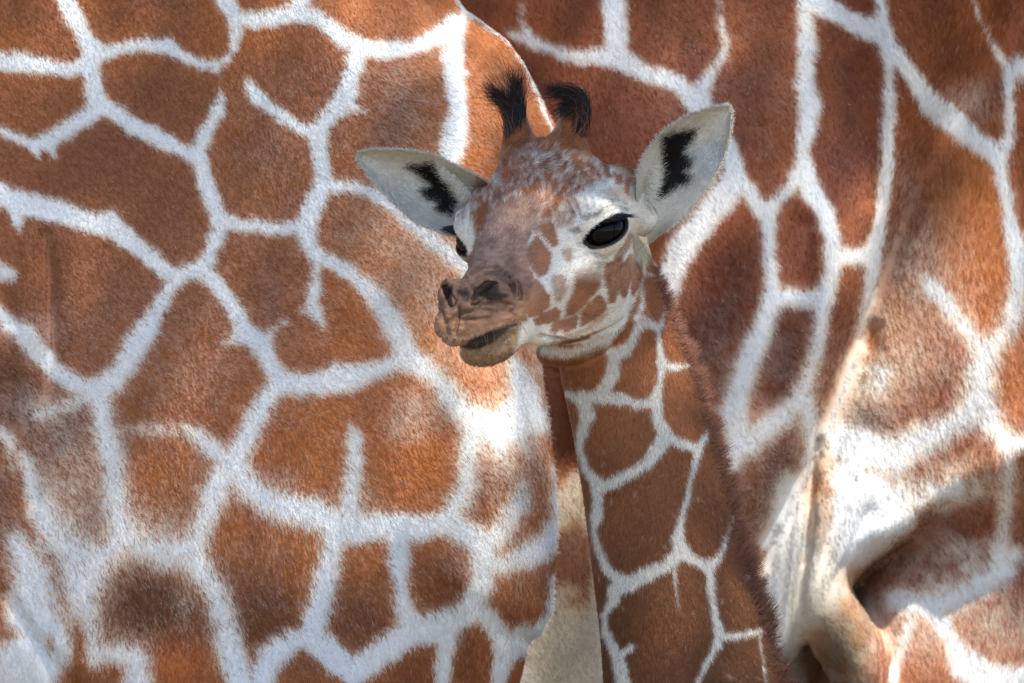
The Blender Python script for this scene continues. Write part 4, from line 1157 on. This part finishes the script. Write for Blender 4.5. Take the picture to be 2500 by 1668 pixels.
    def tuft(kind, m):
        g = lambda s: rng.normal(0, s, m)
        ang = rng.uniform(0, 2 * math.pi, m); rr = 25 * np.sqrt(rng.random(m))
        if kind == 'near':
            dz = rng.random(m)
            cx, cy = 1322 + 4 * dz, 28
            a = np.stack([cx + rr * np.cos(ang), cy + rr * np.sin(ang), -(318 - 68 * dz)], -1)
            s = rng.random(m)
            long = s > 0.3
            b = a + np.stack([14 + g(6), -6 + g(5), 34 + g(8)], -1)
            c = np.where(long[:, None], np.stack([1340 + g(11), 0 + g(10), -(203 + g(15))], -1), np.stack([1305 + g(9), 0 + g(8), -(235 + g(10))], -1))
            tx = np.where(long, 1262 + g(15), 1280 + g(14)); tz = np.where(long, 208 + g(11) - 0.1 * (1262 - tx), 258 + g(12))
            d = np.stack([tx, -8 + g(10), -tz], -1)
        else:
            dz = rng.random(m)
            a = np.stack([1182 + rr * np.cos(ang), 100 + rr * np.sin(ang), -(326 - 66 * dz)], -1)
            s = rng.random(m)
            up = s > 0.56
            b = a + np.stack([g(5), g(5), 36 + g(8)], -1)
            c = np.where(up[:, None], np.stack([1190 + g(12), 90 + g(8), -(222 + g(10))], -1), np.stack([1164 + g(10), 85 + g(8), -(238 + g(12))], -1))
            d = np.where(up[:, None], np.stack([1184 + g(15), 85 + g(9), -(182 + g(16))], -1), np.stack([1102 + np.abs(g(26)), 80 + g(9), -(214 + g(16))], -1))
        st = (rng.random(m) < 0.16)[:, None]; c = c + st * rng.normal(0, 14, (m, 3)); d = d + st * rng.normal(0, 26, (m, 3)) + np.stack([0 * ang, 0 * ang, 14 + 0 * ang], -1) * (kind == 'far')
        sh = np.clip(0.25 + dz * 1.1, 0, 1)[:, None]; c = b + (c - b) * sh; d = b + (d - b) * sh
        K = bez((a, b, c, d), 7)
        Kw = to_world(K.reshape(-1, 3)).reshape(m, 7, 3)
        r = np.linspace(1, 0.15, 7)[None] * 0.00036 * rng.uniform(0.6, 1.25, (m, 1))
        cc = np.where((rng.random(m) < 0.10)[:, None], lin(96, 56, 36), lin(15, 13, 14)) * rng.uniform(0.4, 1.6, (m, 1))
        lo_ = (dz < 0.2)[:, None]; cc = np.where(lo_ & (rng.random((m, 1)) < .7), lin(120, 70, 40) * rng.uniform(.5, 1.1, (m, 1)), cc)
        hair_object('horn_tuft', Kw - base, r, cc, unit(K[:, 3] - K[:, 0] + np.array([0, -60, 0])), MAT_TUFT, par)
    tuft('near', 1700); tuft('far', 1700)
    # ---- whiskers on lips and chin
    m = 80
    wu = rng.uniform(1015, 1200, m); wv = 770 - (wu - 1015) * 0.12 + rng.normal(0, 22, m)
    ti = np.argmin((V1[None, :, 0] - wu[:, None]) ** 2 + (V1[None, :, 2] + wv[:, None]) ** 2 + 1e6 * (N1[None, :, 1] > -0.2), axis=1)
    rp = V1[ti]; dn = unit(N1[ti] + np.array([-0.2, 0, -0.5]) + rng.normal(0, 0.3, (m, 3)))
    wl = rng.uniform(10, 26, m)[:, None]
    K = np.stack([rp, rp + dn * wl * 0.5, rp + dn * wl + np.array([0, 0, -6.0])], 1)
    hair_object('whiskers', to_world(K.reshape(-1, 3)).reshape(m, 3, 3) - base, np.tile(np.array([[0.00016, 0.00012, 0.00004]]), (m, 1)), np.where((rng.random(m) < .75)[:, None], lin(40, 34, 30), lin(150, 135, 115)), N1[ti], MAT_TUFT, par)
    # ---- mane
    m = int(24000)
    v = 610 + 1120 * rng.random(m)
    cx, a, cy, b = smooth_curve(NECK, v)
    ph = np.radians(rng.normal(2, 13, m))
    rt = np.stack([cx + 0.98 * a * np.cos(ph), cy + 0.98 * b * np.sin(ph), -v], -1)
    nn = unit(np.stack([np.cos(ph) / a, np.sin(ph) / b, np.zeros(m)], -1))
    clump = noise2(v, v * 0, 9, 95)
    ln = (rng.uniform(6, 42, m) * np.clip((v - 560) / 140, 0.35, 1) * (1 + 1.0 * clump + 0.5 * noise2(v, v * 0, 40, 98)))[:, None]
    dr = unit(nn * 0.85 + np.stack([np.zeros(m), np.zeros(m), 0.34 + 1.3 * clump + 0.5 * noise2(v, v * 0, 24, 99)], -1) + rng.normal(0, 0.22, (m, 3)))
    K = np.stack([rt, rt + dr * ln * 0.5, rt + dr * ln + np.array([0, 0, 0.0]) + np.stack([0 * v, 0 * v, 2 + 0 * v], -1)], 1)
    Kw = to_world(K.reshape(-1, 3)).reshape(m, 3, 3)
    mk = rng.random((m, 1)) ** 1.5; cc = (lin(166, 118, 96) * mk + lin(98, 60, 45) * (1 - mk)) * (1 - 0.5 * np.clip((v - 900) / 700, 0, 1))[:, None]
    hair_object('mane', Kw - base, np.array([[0.00019, 0.00016, 0.00005]]) * np.ones((m, 1)), cc, nn, MAT_MANE, par)
make_calf()
